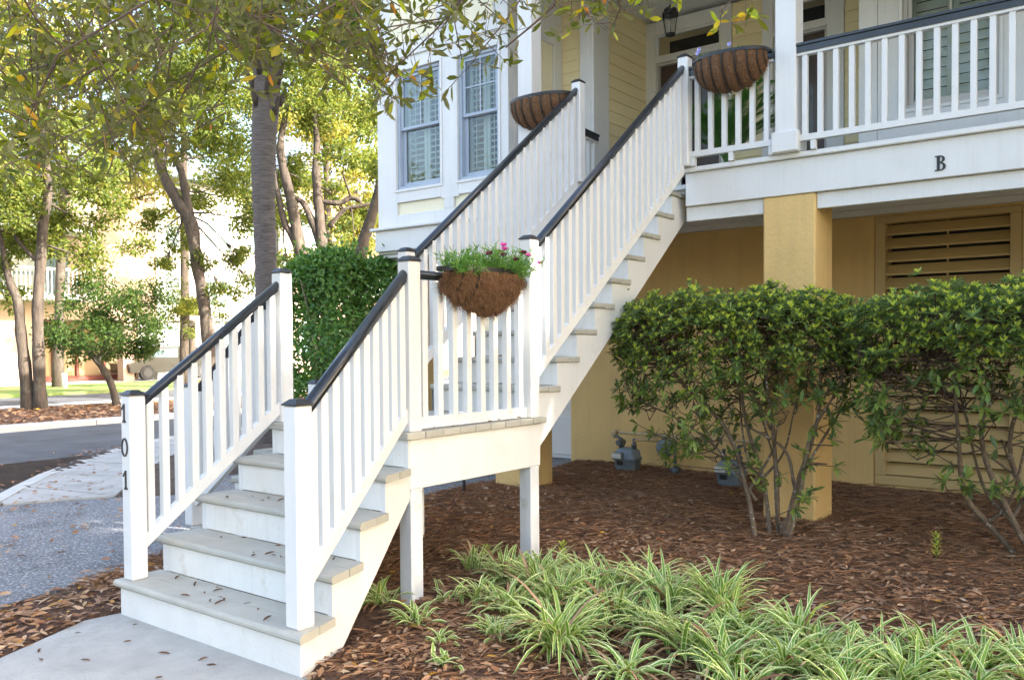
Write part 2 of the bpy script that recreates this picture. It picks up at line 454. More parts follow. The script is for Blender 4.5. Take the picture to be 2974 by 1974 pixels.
_BX = {}
def box(name, x0, x1, y0, y1, z0, z1, mat, parent=None, b=0.004, label=None):
    """a board: chamfered box; alike boards share their mesh"""
    d = (round(x1 - x0, 4), round(y1 - y0, 4), round(z1 - z0, 4), mat.name, b)
    me = _BX.get(d)
    if me is None:
        vs, fs = cham_data(d[0], d[1], d[2], b)
        me = bpy.data.meshes.new(name); me.from_pydata(vs, [], fs); me.materials.append(mat); me.update()
        _BX[d] = me
    o = bpy.data.objects.new(name, me)
    link(o, ((x0 + x1) / 2, (y0 + y1) / 2, (z0 + z1) / 2), parent)
    if label: o['label'] = label
    return o

def spline(pts, k=4):
    """Catmull-Rom through (x,y,z,r)"""
    P = [np.array(p, float) for p in pts]
    P = [2 * P[0] - P[1]] + P + [2 * P[-1] - P[-2]]
    out = []
    for i in range(1, len(P) - 2):
        for j in range(k):
            t = j / k
            a, b, c, d = P[i - 1:i + 3]
            out.append(0.5 * (2 * b + (c - a) * t + (2 * a - 5 * b + 4 * c - d) * t * t + (3 * b - a - 3 * c + d) * t ** 3))
    out.append(P[-2])
    return [tuple(x[:3]) + (max(0.002, x[3]),) for x in out]

def unit(v):
    return v / np.maximum(1e-9, np.linalg.norm(v, axis=-1, keepdims=True))

def leaves(pos, d, nrm, L, W, hi=False, fold=0.18, droop=0.0, waist=0.45):
    """arrays of leaf blades -> vertices, triangles"""
    pos = np.asarray(pos, float); n = len(pos)
    d = unit(np.asarray(d, float)); nrm = np.asarray(nrm, float)
    side = unit(np.cross(nrm, d)); nrm = unit(np.cross(d, side))
    L = np.broadcast_to(np.asarray(L, float), (n,))[:, None]; W = np.broadcast_to(np.asarray(W, float), (n,))[:, None]
    if not hi:
        V = np.stack([pos, pos + d * L * waist + side * W / 2 + nrm * W * fold, pos + d * L - nrm * L * droop,
                      pos + d * L * waist - side * W / 2 + nrm * W * fold], 1)
        T = np.array([[0, 1, 2], [0, 2, 3]])
    else:
        m1 = pos + d * L * 0.3 - nrm * L * droop * 0.1; m2 = pos + d * L * 0.68 - nrm * L * droop * 0.5
        V = np.stack([pos, m1, m2, pos + d * L - nrm * L * droop,
                      m1 + side * W * 0.4 + nrm * W * fold, m2 + side * W * 0.45 + nrm * W * fold,
                      m1 - side * W * 0.4 + nrm * W * fold, m2 - side * W * 0.45 + nrm * W * fold], 1)
        T = np.array([[0, 1, 4], [0, 6, 1], [4, 1, 2], [4, 2, 5], [1, 6, 7], [1, 7, 2], [5, 2, 3], [2, 7, 3]])
    k = V.shape[1]
    TT = (T[None] + (np.arange(n) * k)[:, None, None]).reshape(-1, 3)
    return V.reshape(-1, 3), TT

def rnd_dir(n, rng=NR):
    return unit(rng.normal(size=(n, 3)))

def leafobj(name, parts, mats, parent, loc, smooth=False):
    """parts: list of (V,T,material index)"""
    VV = []; TT = []; MI = []; k = 0
    for V, T, m in parts:
        VV.append(V); TT.append(T + k); MI.append(np.full(len(T), m)); k += len(V)
    V = np.concatenate(VV) - np.array(loc)[None]
    me = tri_mesh(name, V, np.concatenate(TT), mats, smooth, np.concatenate(MI))
    return link(bpy.data.objects.new(name, me), loc, parent)

# ================================================================== THE SETTING
def inside(poly, x, y):
    c = False; n = len(poly)
    for i in range(n):
        x0, y0 = poly[i]; x1, y1 = poly[(i + 1) % n]
        if (y0 > y) != (y1 > y) and x < (x1 - x0) * (y - y0) / (y1 - y0) + x0:
            c = not c
    return c

def slab(name, poly, z0, z1, mat, kind='structure', parent=None):
    m = MB()
    m.extrude([(x, y, z0) for x, y in poly], (0, 0, z1 - z0))
    o = m.build(name, mat, parent)
    bm_fix(o)
    if kind: o['kind'] = kind
    return o

def bm_fix(o):
    import bmesh
    bm = bmesh.new(); bm.from_mesh(o.data)
    bmesh.ops.recalc_face_normals(bm, faces=bm.faces); bm.to_mesh(o.data); bm.free()

WALK = [(-1.5, 0.02), (-1.53, -0.17), (-1.29, -0.68), (-1.0, -1.5), (-0.8, -4.5), (1.2, -4.5), (0.85, -1.5), (0.45, -0.5), (0.03, 0.02)]
DRIVE = [(-5.49, 1.0), (-5.04, 1.89), (-4.7, 2.3), (-5.4, 3.0), (-5.4, 6.7), (-2.62, 6.7), (-2.53, 4.4), (-2.57, 3.45), (-2.62, 2.6), (-2.62, 1.0),
         (-2.405, 0.51), (-2.275, 0.06), (-2.19, -0.31), (-1.95, -1.5), (-1.9, -5), (-2.3, -5), (-3.9, -1.0)]
SIDEWALK = [(-5.6, 1.07), (-6.3, 1.6), (-7.0, 2.17), (-7.8, 2.95), (-8.5, 3.73), (-9.1, 4.42), (-9.56, 5.27), (-9.9, 7), (-10, 12), (-10, 40),
            (-8.7, 40), (-8.7, 12), (-8.55, 8), (-8.1, 5.3), (-7.4, 3.9), (-6.3, 2.8), (-5.04, 1.9), (-5.49, 1.005)]
ROAD = [(-13.5, -40), (-13.4, 4.1), (-13.75, 6.6), (-13.8, 60), (-10.14, 60), (-10.14, 12), (-10.04, 7), (-9.7, 5.22), (-9.22, 4.33), (-8.6, 3.62), (-7.9, 2.84),
        (-7.1, 2.05), (-6.4, 1.48), (-5.7, 0.94), (-4.0, -1.1), (-2.4, -5), (-1.5, -40)]

g = MB(); g.add([(-400, -400, -0.12), (400, -400, -0.12), (400, 400, -0.12), (-400, 400, -0.12)], [(0, 1, 2, 3)])
tag(g.build('ground', MT['far']), None, kind='structure')
slab('road', ROAD, -0.2, -0.06, MT['asphalt'])
dv = slab('driveway', DRIVE, -0.2, -0.005, MT['chip'])
walk = slab('walkway', WALK, -0.2, 0.004, MT['concrete'])

# pavement slabs with open joints
pav = MB(); pav.extrude([(x, y, -0.2) for x, y in SIDEWALK], (0, 0, 0.195))
pav = pav.build('pavement', MT['dirt']); bm_fix(pav); pav['kind'] = 'structure'
outer = [(-5.6, 1.07), (-6.3, 1.6), (-7.0, 2.17), (-7.8, 2.95), (-8.5, 3.73), (-9.1, 4.42), (-9.56, 5.27), (-9.9, 7), (-9.95, 9), (-10, 11), (-10, 13)]
inner = [(-5.49, 1.03), (-5.06, 1.86), (-6.05, 2.62), (-6.7, 3.2), (-7.4, 3.95), (-7.8, 4.7), (-8.1, 5.4), (-8.45, 7), (-8.55, 9), (-8.7, 11), (-8.7, 13)]
def lerp(a, b, t): return tuple(x + (y - x) * t for x, y in zip(a, b))
for i in range(len(outer) - 1):
    m = MB(); e = 0.015
    q = [lerp(outer[i], outer[i + 1], e), lerp(outer[i], outer[i + 1], 1 - e), lerp(inner[i], inner[i + 1], 1 - e), lerp(inner[i], inner[i + 1], e)]
    m.extrude([(x, y, -0.03) for x, y in q], (0, 0, 0.045))
    o = m.build('paving_slab', MT['concrete'], pav); bm_fix(o)
# kerb stones along the near side
kp = [(-4.0, -1.1)] + outer + [(-10, 16), (-10, 20), (-10, 26)]
kerb = thing('kerb', (-7, 2.1, 0), None, None); kerb['kind'] = 'structure'
for i in range(len(kp) - 1):
    a, b = kp[i], kp[i + 1]
    d = Vector((b[0] - a[0], b[1] - a[1])).normalized(); nn = Vector((-d.y, d.x))
    if nn.x > 0: nn = -nn
    m = MB(); off = 0.14
    q = [Vector(a) + d * 0.004, Vector(b) - d * 0.004, Vector(b) - d * 0.004 + nn * off, Vector(a) + d * 0.004 + nn * off]
    m.extrude([(p.x, p.y, -0.2) for p in q], (0, 0, 0.222))
    o = m.build('kerb_stone', MT['kerb'], kerb); bm_fix(o)
# far kerb
for i in range(14):
    y0 = -6 + i * 2.4
    xx = -13.42 - (0.15 if y0 > 3 else 0) - max(0, y0 - 3) * 0.02
    m = MB(); m.cham(xx - 0.3, xx, y0 + 0.01, y0 + 2.39, -0.2, 0.05, 0.02)
    m.build('kerb_stone', MT['kerb'], kerb)
slab('far_bed', [(-13.7, -20), (-13.7, 50), (-18.6, 50), (-18.6, -20)], -0.2, 0.03, MT['soil'])
slab('gravel_strip', [(-18.6, -20), (-18.6, 50), (-20.2, 50), (-20.2, -20)], -0.2, 0.0, MT['kerb'])
slab('far_road', [(-20.2, -40), (-20.2, 70), (-25.0, 70), (-25.0, -40)], -0.2, -0.05, MT['asphalt'])
slab('lawn', [(-25.0, -40), (-25.0, 70), (-31.5, 70), (-31.5, -40)], -0.2, 0.03, MT['grass'])
slab('far_forecourt', [(-31.5, -40), (-31.5, 70), (-60, 70), (-60, -40)], -0.2, 0.01, MT['kerb'])

# mulch bed: one sheet with gentle relief, dips under the paved pieces
def bed_h(x, y):
    z = 0.05 * min(1, max(0, (y + 0.2) / 3.2))
    z += 0.012 * math.sin(3.1 * x + 1.3 * y) * math.sin(2.3 * y - 0.7 * x)
    if y > 5.2: z += 0.03 * min(1, (y - 5.2) / 0.8)
    return z
_hn = np.random.default_rng(3).normal(size=(260, 260)) * 0.006
def bed(name, x0, x1, y0, y1, st, mat, skip, base=0.0):
    nx = int((x1 - x0) / st) + 1; ny = int((y1 - y0) / st) + 1
    V = []
    for j in range(ny):
        for i in range(nx):
            x = x0 + i * st; y = y0 + j * st
            z = base + bed_h(x, y) + _hn[j % 260, i % 260]
            for poly in skip:
                if inside(poly, x, y): z = -0.06
            V.append((x, y, z))
    T = []
    for j in range(ny - 1):
        for i in range(nx - 1):
            a = j * nx + i
            T += [(a, a + 1, a + nx + 1), (a, a + nx + 1, a + nx)]
    me = tri_mesh(name, V, T, mat, True)
    o = link(bpy.data.objects.new(name, me), (0, 0, 0)); o['kind'] = 'structure'
    return o
bed('mulch_bed', -2.75, 8.0, -4.5, 6.3, 0.06, MT['soil'], [WALK, DRIVE], 0.0)
bed('side_bed', -9.0, -4.6, 1.6, 16, 0.15, MT['dirt'], [SIDEWALK, DRIVE, ROAD], -0.015)

# ================================================================== THE STAIRS
r_, t_ = 0.19, 0.242
GR = 0.313
XL0, XL1 = -1.48, 0.016
xr = lambda y: -GR * y
xl = lambda y: XL0 + XL1 * y
TH = 0.038
st = thing('staircase', (-0.9, 0.9, 0), 'white wooden staircase with grey treads and black handrails climbing to the porch', 'staircase')

# --- lower flight towards the walkway
for i in range(1, 6):
    y = (i - 1) * t_
    m = MB()
    z0 = (i - 1) * r_ + (0.002 if i > 1 else -0.06)
    xa, xb = xl(y) + (0.0 if i == 1 else 0.0375), xr(y) - (0.0 if i == 1 else 0.036)
    m.cham(xa, xb, y, y + 0.02, z0, i * r_ - TH - 0.001, 0.002)
    m.build('riser', MT['riser_low'] if i == 1 else MT['riser'], st)
for i in range(1, 5):
    y0 = (i - 1) * t_ - 0.028; y1 = i * t_ - 0.001; ym = y0 + 0.143
    for (a, b, nose) in ((y0, ym, True), (ym + 0.004, y1, False)):
        ex = 0.022
        m = MB(); zt = i * r_; zb = zt - TH; k = 0.008
        xA0, xA1 = xl(a) - ex, xl(b) - ex
        xB0, xB1 = xr(a) + ex, xr(b) + ex
        if nose:
            prof = [(a + 0.012, zb), (a, zb + 0.012), (a, zt - 0.014), (a + 0.005, zt - 0.004), (a + 0.014, zt), (b, zt), (b, zb)]
        else:
            prof = [(a, zb), (a, zt - 0.003), (a + 0.003, zt), (b, zt), (b, zb)]
        n = len(prof)
        A = [(xl(p[0]) - ex, p[0], p[1]) for p in prof]; B = [(xr(p[0]) + ex, p[0], p[1]) for p in prof]
        m.add(A + B, [tuple(range(n)), tuple(range(2 * n - 1, n - 1, -1))] + [(j, j + n, (j + 1) % n + n, (j + 1) % n) for j in range(n)])
        o = m.build('tread_board', MT['tread'], st); bm_fix(o)
def sawtooth(n, rise, run, lo, end_low, first=True):
    pts = [(0, lo)]
    for i in range(1, n + 1):
        pts += [((i - 1) * run, i * rise - TH - 0.002), (i * run, i * rise - TH - 0.002)]
    return pts
# right stringer (open, saw-toothed) following the flared side
def stringer(fx, poly, thick, name='stringer'):
    m = MB(); n = len(poly)
    A = [(fx(y), y, z) for y, z in poly]; B = [(fx(y) - thick, y, z) for y, z in poly]
    m.add(A + B, [tuple(range(n)), tuple(range(2 * n - 1, n - 1, -1))] + [(j, j + n, (j + 1) % n + n, (j + 1) % n) for j in range(n)])
    o = m.build(name, MT['white'], st); bm_fix(o); return o
pl = []
for i in range(1, 5):
    pl += [((i - 1) * t_ + (0.021 if i == 1 else 0.0), i * r_ - TH - 0.002), (i * t_ - 0.0, i * r_ - TH - 0.002)]
pl = [(0.021, -0.06)] + pl + [(4 * t_, 5 * r_ - TH - 0.002), (4 * t_ + 0.015, 5 * r_ - TH - 0.002), (4 * t_ + 0.015, 0.59), (0.30, 0.0), (0.26, -0.06)]
stringer(lambda y: xr(y) - 0.001, pl, 0.034)
pl2 = [(a, b) for a, b in pl]
stringer(lambda y: xl(y) + 0.036, pl2, 0.034)

# --- landing: boards run left-right, their end grain shows on the right
LX0, LX1, LY0, LY1 = -1.47, -0.275, 0.94, 2.21
nb = 9; bw = (LY1 - LY0) / nb
for i in range(nb):
    j = R.uniform(-0.006, 0.006)
    box('landing_board', LX0 - 0.02, LX1 + j, LY0 + i * bw + 0.002, LY0 + (i + 1) * bw - 0.002, 0.95 - TH + R.uniform(-0.002, 0.001), 0.95, MT['tread'], st, 0.005)
box('landing_fascia', -0.343, -0.305, 0.985, 2.175, 0.64, 0.95 - TH - 0.004, MT['white'], st)
box('landing_fascia', -1.44, -0.346, 2.13, 2.17, 0.64, 0.95 - TH - 0.004, MT['white'], st)
box('landing_fascia', -1.46, -1.42, 1.0, 2.12, 0.64, 0.95 - TH - 0.22, MT['white'], st)
MT['leg'] = surf('weathered_post_paint', (0.66, 0.68, 0.7), 0.6, 0.08, 4, 40, 0.45, 0.004, stretch=(6, 6, 0.6), grime=(5, 0.58, 0.45, (0.3, 0.3, 0.2)))
for (x, y) in ((-0.398, 0.99), (-0.398, 2.07), (-1.41, 1.0), (-1.41, 2.07)):
    box('support_post', x, x + 0.092, y, y + 0.092, -0.06, 0.639, MT['leg'], st, 0.005)

# --- second lower flight, down to the driveway side (towards -X)
FX = -1.44
for i in range(1, 6):
    x = FX - (5 - i) * t_
    box('riser', x - 0.0, x + 0.02, 1.05, 2.12, (i - 1) * r_ + (0.002 if i > 1 else -0.1), i * r_ - TH - 0.001, MT['riser'], st, 0.002)
for i in range(1, 5):
    x1 = FX - (5 - i) * t_ - 0.028; x0 = x1 + t_ + 0.027
    box('tread_board', x1, x1 + 0.143, 1.0, 2.17, i * r_ - TH, i * r_, MT['tread'], st, 0.008)
    box('tread_board', x1 + 0.147, x0, 1.0, 2.17, i * r_ - TH, i * r_, MT['tread'], st, 0.004)
for yy in (1.015, 2.12):
    m = MB()
    pts = [(FX - 4 * t_ + 0.021, -0.1)]
    for i in range(1, 5):
        pts += [(FX - (5 - i) * t_ + (0.021 if i == 1 else 0), i * r_ - TH - 0.002), (FX - (4 - i) * t_, i * r_ - TH - 0.002)]
    pts += [(FX + 0.0, 0.62), (FX - 4 * t_ + 0.3, -0.1)]
    m.extrude([(a, yy, b) for a, b in pts], (0, 0.034, 0))
    bm_fix(m.build('stringer', MT['white'], st))

# --- upper flight
T2S = 0.2365; UY0 = 2.19; UXR, UXL = -0.345, -1.29
for i in range(1, 11):
    y = UY0 + 0.028 + (i - 1) * T2S
    z0 = 0.95 + (i - 1) * r_ + 0.002; z1 = 0.95 + i * r_ - TH - 0.001
    box('riser', UXL, UXR - 0.05, y, y + 0.02, z0, z1, MT['riser'], st, 0.002)
for i in range(1, 10):
    z = 0.95 + i * r_; y0 = UY0 + (i - 1) * T2S; ym = y0 + 0.143; y1 = y0 + 0.028 + T2S - 0.001
    j = R.uniform(-0.004, 0.004)
    box('tread_board', UXL, UXR + j, y0, ym, z - TH, z, MT['tread'], st, 0.009)
    box('tread_board', UXL, UXR + j + R.uniform(-0.004, 0.004), ym + 0.003, y1 + 0.02, z - TH - R.uniform(0, 0.004), z, MT['tread'], st, 0.005)
pl = [(UY0 + 0.028, 0.74), (UY0 + 0.028, 0.95 + r_ - TH - 0.002)]
for i in range(1, 10):
    yy = UY0 + 0.028 + i * T2S
    pl += [(yy, 0.95 + i * r_ - TH - 0.002), (yy, 0.95 + min(9.6, i + 1) * r_ - TH - 0.002)]
pl += [(4.36, pl[-1][1]), (4.36, 2.45), (2.235, 0.74)]
stringer(lambda y: -0.362, pl, 0.036)
stringer(lambda y: UXL + 0.036, pl, 0.036)

# --- posts, rails and balusters
def post(x, y, z0, z1, parent=st, w=0.09, label=None):
    """square post with front-right corner at x,y and a black pyramid cap"""
    p = box('post', x - w, x, y, y + w, z0, z1, MT['white'], parent, 0.006, label)
    m = MB(); e = 0.004; x0, x1, y0, y1 = x - w - e, x + e, y - e, y + w + e; i = 0.026
    m.add([(x0, y0, z1 + 0.002), (x1, y0, z1 + 0.002), (x1, y1, z1 + 0.002), (x0, y1, z1 + 0.002),
           (x0, y0, z1 + 0.008), (x1, y0, z1 + 0.008), (x1, y1, z1 + 0.008), (x0, y1, z1 + 0.008),
           (x0 + i, y0 + i, z1 + 0.030), (x1 - i, y0 + i, z1 + 0.030), (x1 - i, y1 - i, z1 + 0.030), (x0 + i, y1 - i, z1 + 0.030)],
          [(3, 2, 1, 0), (0, 1, 5, 4), (1, 2, 6, 5), (2, 3, 7, 6), (3, 0, 4, 7), (4, 5, 9, 8), (5, 6, 10, 9), (6, 7, 11, 10), (7, 4, 8, 11), (8, 9, 10, 11)])
    m.build('post_cap', MT['cap'], p)
    return p
_ov = [(0.029 * math.cos(a), -0.018 + 0.02 * math.sin(a)) for a in np.linspace(0, math.pi, 10)]
RAILP = _ov + [(-0.029, -0.026), (-0.021, -0.033), (-0.021, -0.046), (0.021, -0.046), (0.021, -0.033), (0.029, -0.026)]
BOTP = [(-0.02, 0), (0.02, 0), (0.02, -0.062), (-0.02, -0.062)]
def railrun(p0, p1, drop_top, drop_bot, n, parent=st, bal=0.041, z_bal_top=0.03, gap=0.0):
    """p0,p1: top of the handrail at both posts; drop_bot: from rail top to bottom-rail top"""
    p0, p1 = Vector(p0), Vector(p1)
    m = MB(); m.sweep(p0, p1, RAILP); m.build('handrail', MT['black'], parent)
    m = MB(); m.sweep(p0 - Vector((0, 0, drop_bot)), p1 - Vector((0, 0, drop_bot)), BOTP); m.build('bottom_rail', MT['white'], parent)
    d = p1 - p0; h = Vector((d.x, d.y, 0)); slope = d.z / h.length
    for k in range(n):
        t = (k + 0.5 + gap) / n
        c = p0 + d * t
        zt = c.z - 0.035 - 0.02; zb = c.z - drop_bot - 0.022
        b2 = bal / 2
        jx = R.uniform(-0.002, 0.002)
        box('baluster', c.x - b2 + jx, c.x + b2 + jx, c.y - b2, c.y + b2, zb, zt, MT['white'], parent, 0.003)
P101 = post(-1.385, 0.015, 0.19, 1.16, label='newel post carrying the black house number 101')
PR = post(-0.034, 0.018, 0.19, 1.155)
P2 = post(-1.385, 0.985, 0.95, 1.862)
P3 = post(-0.30, 0.986, 0.95, 1.864)
P4 = post(-0.289, 2.06, 0.951, 2.078)
P5 = post(-1.314, 2.0, 0.951, 2.07)
P6 = post(-1.261, 4.125, 2.851, 3.728)
P7 = post(-0.216, 4.105, 2.851, 3.726)
PA = post(-2.40, 1.0, 0.19, 1.14)
PB = post(-2.40, 2.08, 0.19, 1.12)
railrun((-1.43, 0.10, 1.150), (-1.43, 0.99, 1.812), 0, 0.735, 10)
railrun((-0.083, 0.105, 1.160), (-0.345, 0.99, 1.818), 0, 0.735, 10)
railrun((-0.345, 1.07, 1.822), (-0.345, 2.065, 1.818), 0, 0.80, 8)
railrun((-0.334, 2.145, 2.060), (-0.27, 4.11, 3.66), 0, 0.80, 23)
railrun((-1.36, 2.085, 2.05), (-1.31, 4.13, 3.68), 0, 0.80, 23)
railrun((-2.405, 1.045, 1.13), (-1.47, 1.045, 1.815), 0, 0.735, 9)
railrun((-2.405, 2.12, 1.12), (-1.40, 2.05, 1.86), 0, 0.735, 9)

# house number on the newel post
def digit_one(cx, zt, zb, y):
    w = 0.0085; h = zt - zb; m = MB()
    m.extrude([(cx - w / 2, y, zb + 0.006), (cx + w / 2, y, zb + 0.006), (cx + w / 2, y, zt), (cx - w / 2, y, zt)], (0, -0.006, 0))
    m.extrude([(cx - w / 2, y, zt), (cx - w / 2, y, zt - 0.014), (cx - 0.024, y, zt - 0.034), (cx - 0.026, y, zt - 0.026), (cx - 0.016, y, zt - 0.016)], (0, -0.0055, 0))
    m.extrude([(cx - 0.016, y, zb), (cx + 0.016, y, zb), (cx + 0.013, y, zb + 0.007), (cx + 0.006, y, zb + 0.013), (cx - 0.006, y, zb + 0.013), (cx - 0.013, y, zb + 0.007)], (0, -0.0057, 0))
    return m
bm_fix(digit_one(-1.437, 1.118, 1.020, 0.0148).build('house_number', MT['cap'], P101))
bm_fix(digit_one(-1.431, 0.768, 0.668, 0.0148).build('house_number', MT['cap'], P101))
m = MB(); n = 28; vs = []
for yy in (0.0148, 0.0090):
    for (a, b) in ((0.030, 0.049), (0.0225, 0.0415)):
        vs += [(-1.437 + a * math.cos(2 * math.pi * k / n), yy, 0.890 + b * math.sin(2 * math.pi * k / n)) for k in range(n)]
fs = []
for k in range(n):
    k2 = (k + 1) % n
    fs += [(2 * n + k, 2 * n + k2, 3 * n + k2, 3 * n + k), (k, 2 * n + k, 2 * n + k2, k2), (n + k, n + k2, 3 * n + k2, 3 * n + k)]
m.add(vs, fs); bm_fix(m.build('house_number', MT['cap'], P101))

# ================================================================== THE HOUSE
hs = thing('raised_house', (1.5, 6.0, 0), 'raised cream house with white porch and bay window above ochre stucco garage level', 'house')
HX1 = 6.8
YW = 6.1                                                  # garage wall
# --- garage level
box('garage_wall', -2.70, 0.695, YW, YW + 0.3, -0.1, 2.70, MT['stucco'], hs, 0.01)
box('garage_wall', 0.695, HX1, YW, YW + 0.3, -0.1, 0.098, MT['stucco'], hs, 0.01)
box('garage_wall', 0.695, HX1, YW, YW + 0.3, 2.565, 2.70, MT['stucco'], hs, 0.01)
box('garage_wall', 3.06, HX1, YW + 0.002, YW + 0.298, 0.098, 2.565, MT['stucco'], hs, 0.01)
box('garage_wall', -4.35, -2.704, 6.75, 6.95, -0.1, 2.9, MT['stucco'], hs, 0.01)
box('garage_wall', -2.9, -2.70, YW + 0.302, 6.74, -0.1, 2.69, MT['stucco'], hs, 0.01)
def pier(x, y, z1=2.54, w=0.405):
    return box('pier', x, x + w, y, y + w, -0.1, z1, MT['stucco'], hs, 0.012)
pier(0.365, 4.222); pier(-2.33, 4.222); pier(4.4, 4.222)
box('pier', -4.36, -3.98, 4.84, 5.22, -0.1, 2.40, MT['stucco'], hs, 0.012)
# louvre screens in the wall
def louvre(x0, x1):
    z0, z1 = 0.10, 2.563
    fr = MB()
    f = 0.088
    fr.cham(x0, x1, YW - 0.012, YW + 0.10, z0, z0 + f, 0.006)
    fr.cham(x0, x1, YW - 0.012, YW + 0.10, z1 - 0.06, z1, 0.006)
    fr.cham(x0, x0 + f, YW - 0.010, YW + 0.098, z0 + f, z1 - 0.06, 0.006)
    fr.cham(x1 - f, x1, YW - 0.010, YW + 0.098, z0 + f, z1 - 0.06, 0.006)
    L = fr.build('louvre_screen', MT['slat'], hs)
    bk = box('backing', x0 + f - 0.01, x1 - f + 0.01, YW + 0.26, YW + 0.28, z0, z1, MT['dark'], L)
    n = 19; p = (z1 - 0.06 - z0 - f) / n
    for i in range(n):
        zc = z0 + f + p * i + p * 0.5
        m = MB(); tl = 0.044
        m.extrude([(x0 + f, YW + 0.012, zc - tl - 0.008), (x0 + f, YW + 0.012, zc - tl + 0.008), (x0 + f, YW + 0.088, zc + tl + 0.008), (x0 + f, YW + 0.088, zc + tl - 0.008)], (x1 - x0 - 2 * f, 0, 0))
        bm_fix(m.build('slat', MT['slat'], L))
    box('tilt_bar', (x0 + x1) / 2 - 0.008, (x0 + x1) / 2 + 0.008, YW + 0.10, YW + 0.115, z0 + f, z1 - 0.06, MT['slat'], L, 0.002)
louvre(0.697, 1.878); louvre(1.880, 3.058)
# garage door left of the wall
gd = box('garage_door', -4.3, -2.92, 6.62, 6.66, 0.0, 2.3, MT['gdoor'], hs, 0.004)
for zi in range(4):
    for xi in range(2):
        x0 = -4.25 + xi * 0.67; z0 = 0.05 + zi * 0.56
        box('panel', x0, x0 + 0.6, 6.605, 6.625, z0, z0 + 0.47, MT['gdoor'], gd, 0.01)
# soffit over the garage level, with battens
sf = box('soffit', -2.42, HX1, 4.30, 6.90, 2.70, 2.74, MT['ceil'], hs)
for x in (-1.6, -0.8, 0.06, 0.95, 1.8, 2.7, 3.6):
    box('batten', x, x + 0.05, 4.33, YW - 0.06, 2.682, 2.699, MT['ceil'], sf)
box('batten', -2.4, HX1, YW - 0.055, YW - 0.002, 2.585, 2.699, MT['ceil'], sf)
box('batten', -2.4, HX1, YW - 0.10, YW - 0.056, 2.64, 2.699, MT['ceil'], sf)
box('soffit', -4.36, -2.43, 4.72, 6.74, 2.42, 2.46, MT['ceil'], hs)
# --- porch edge: fascia, beams, deck trim
box('porch_beam', -0.30, 0.363, 4.25, 4.29, 2.42, 2.539, MT['white'], hs)
box('porch_beam', 0.772, HX1, 4.25, 4.29, 2.42, 2.539, MT['white'], hs)
box('porch_beam', -2.40, -0.40, 4.25, 4.29, 2.42, 2.539, MT['white'], hs)
box('fascia', -0.288, HX1, 4.21, 4.25, 2.541, 2.806, MT['white'], hs)
box('fascia', -2.42, -1.33, 4.21, 4.25, 2.541, 2.806, MT['white'], hs)
box('deck_trim', -0.30, HX1, 4.175, 4.27, 2.808, 2.848, MT['white'], hs, 0.006)
box('deck_trim', -2.44, -1.26, 4.175, 4.27, 2.808, 2.848, MT['white'], hs, 0.006)
box('fascia', -2.42, -2.38, 4.252, 6.08, 2.541, 2.806, MT['white'], hs)
for i in range(19):
    y0 = 4.272 + i * 0.138
    box('deck_board', -2.40 if y0 < 5.5 else -2.1, HX1, y0, y0 + 0.134, 2.812, 2.848, MT['tread'], hs, 0.003)
# the letter on the fascia
m = MB(); bx, bz, y = 1.598, 2.587, 4.2098
H_ = 0.104; d_ = -0.007
m.extrude([(bx + 0.010, y, bz), (bx + 0.028, y, bz), (bx + 0.028, y, bz + H_), (bx + 0.010, y, bz + H_)], (0, d_, 0))
m.extrude([(bx - 0.002, y, bz), (bx + 0.036, y, bz), (bx + 0.036, y, bz + 0.008), (bx - 0.002, y, bz + 0.008)], (0, d_ + 0.0004, 0))
m.extrude([(bx - 0.002, y, bz + H_ - 0.008), (bx + 0.036, y, bz + H_ - 0.008), (bx + 0.036, y, bz + H_), (bx - 0.002, y, bz + H_)], (0, d_ + 0.0004, 0))
for (zc, ry, rx, th) in ((bz + 0.0795, 0.0245, 0.030, 0.016), (bz + 0.0285, 0.0285, 0.036, 0.018)):
    k = 12; vs = []
    for yy in (y, y + d_ + 0.0008):
        for q in range(k + 1):
            a = -math.pi / 2 + math.pi * q / k
            vs.append((bx + 0.030 + rx * math.cos(a), yy, zc + ry * math.sin(a)))
        for q in range(k + 1):
            a = -math.pi / 2 + math.pi * q / k
            vs.append((bx + 0.030 + (rx - th) * math.cos(a), yy, zc + (ry - 0.0075) * math.sin(a)))
    N = k + 1; fs = []
    for q in range(k):
        fs += [(2 * N + q, 2 * N + q + 1, 3 * N + q + 1, 3 * N + q), (q, q + 1, 2 * N + q + 1, 2 * N + q), (N + q, 3 * N + q, 3 * N + q + 1, N + q + 1)]
    m.add(vs, fs)
bm_fix(m.build('unit_letter', MT['cap'], hs))

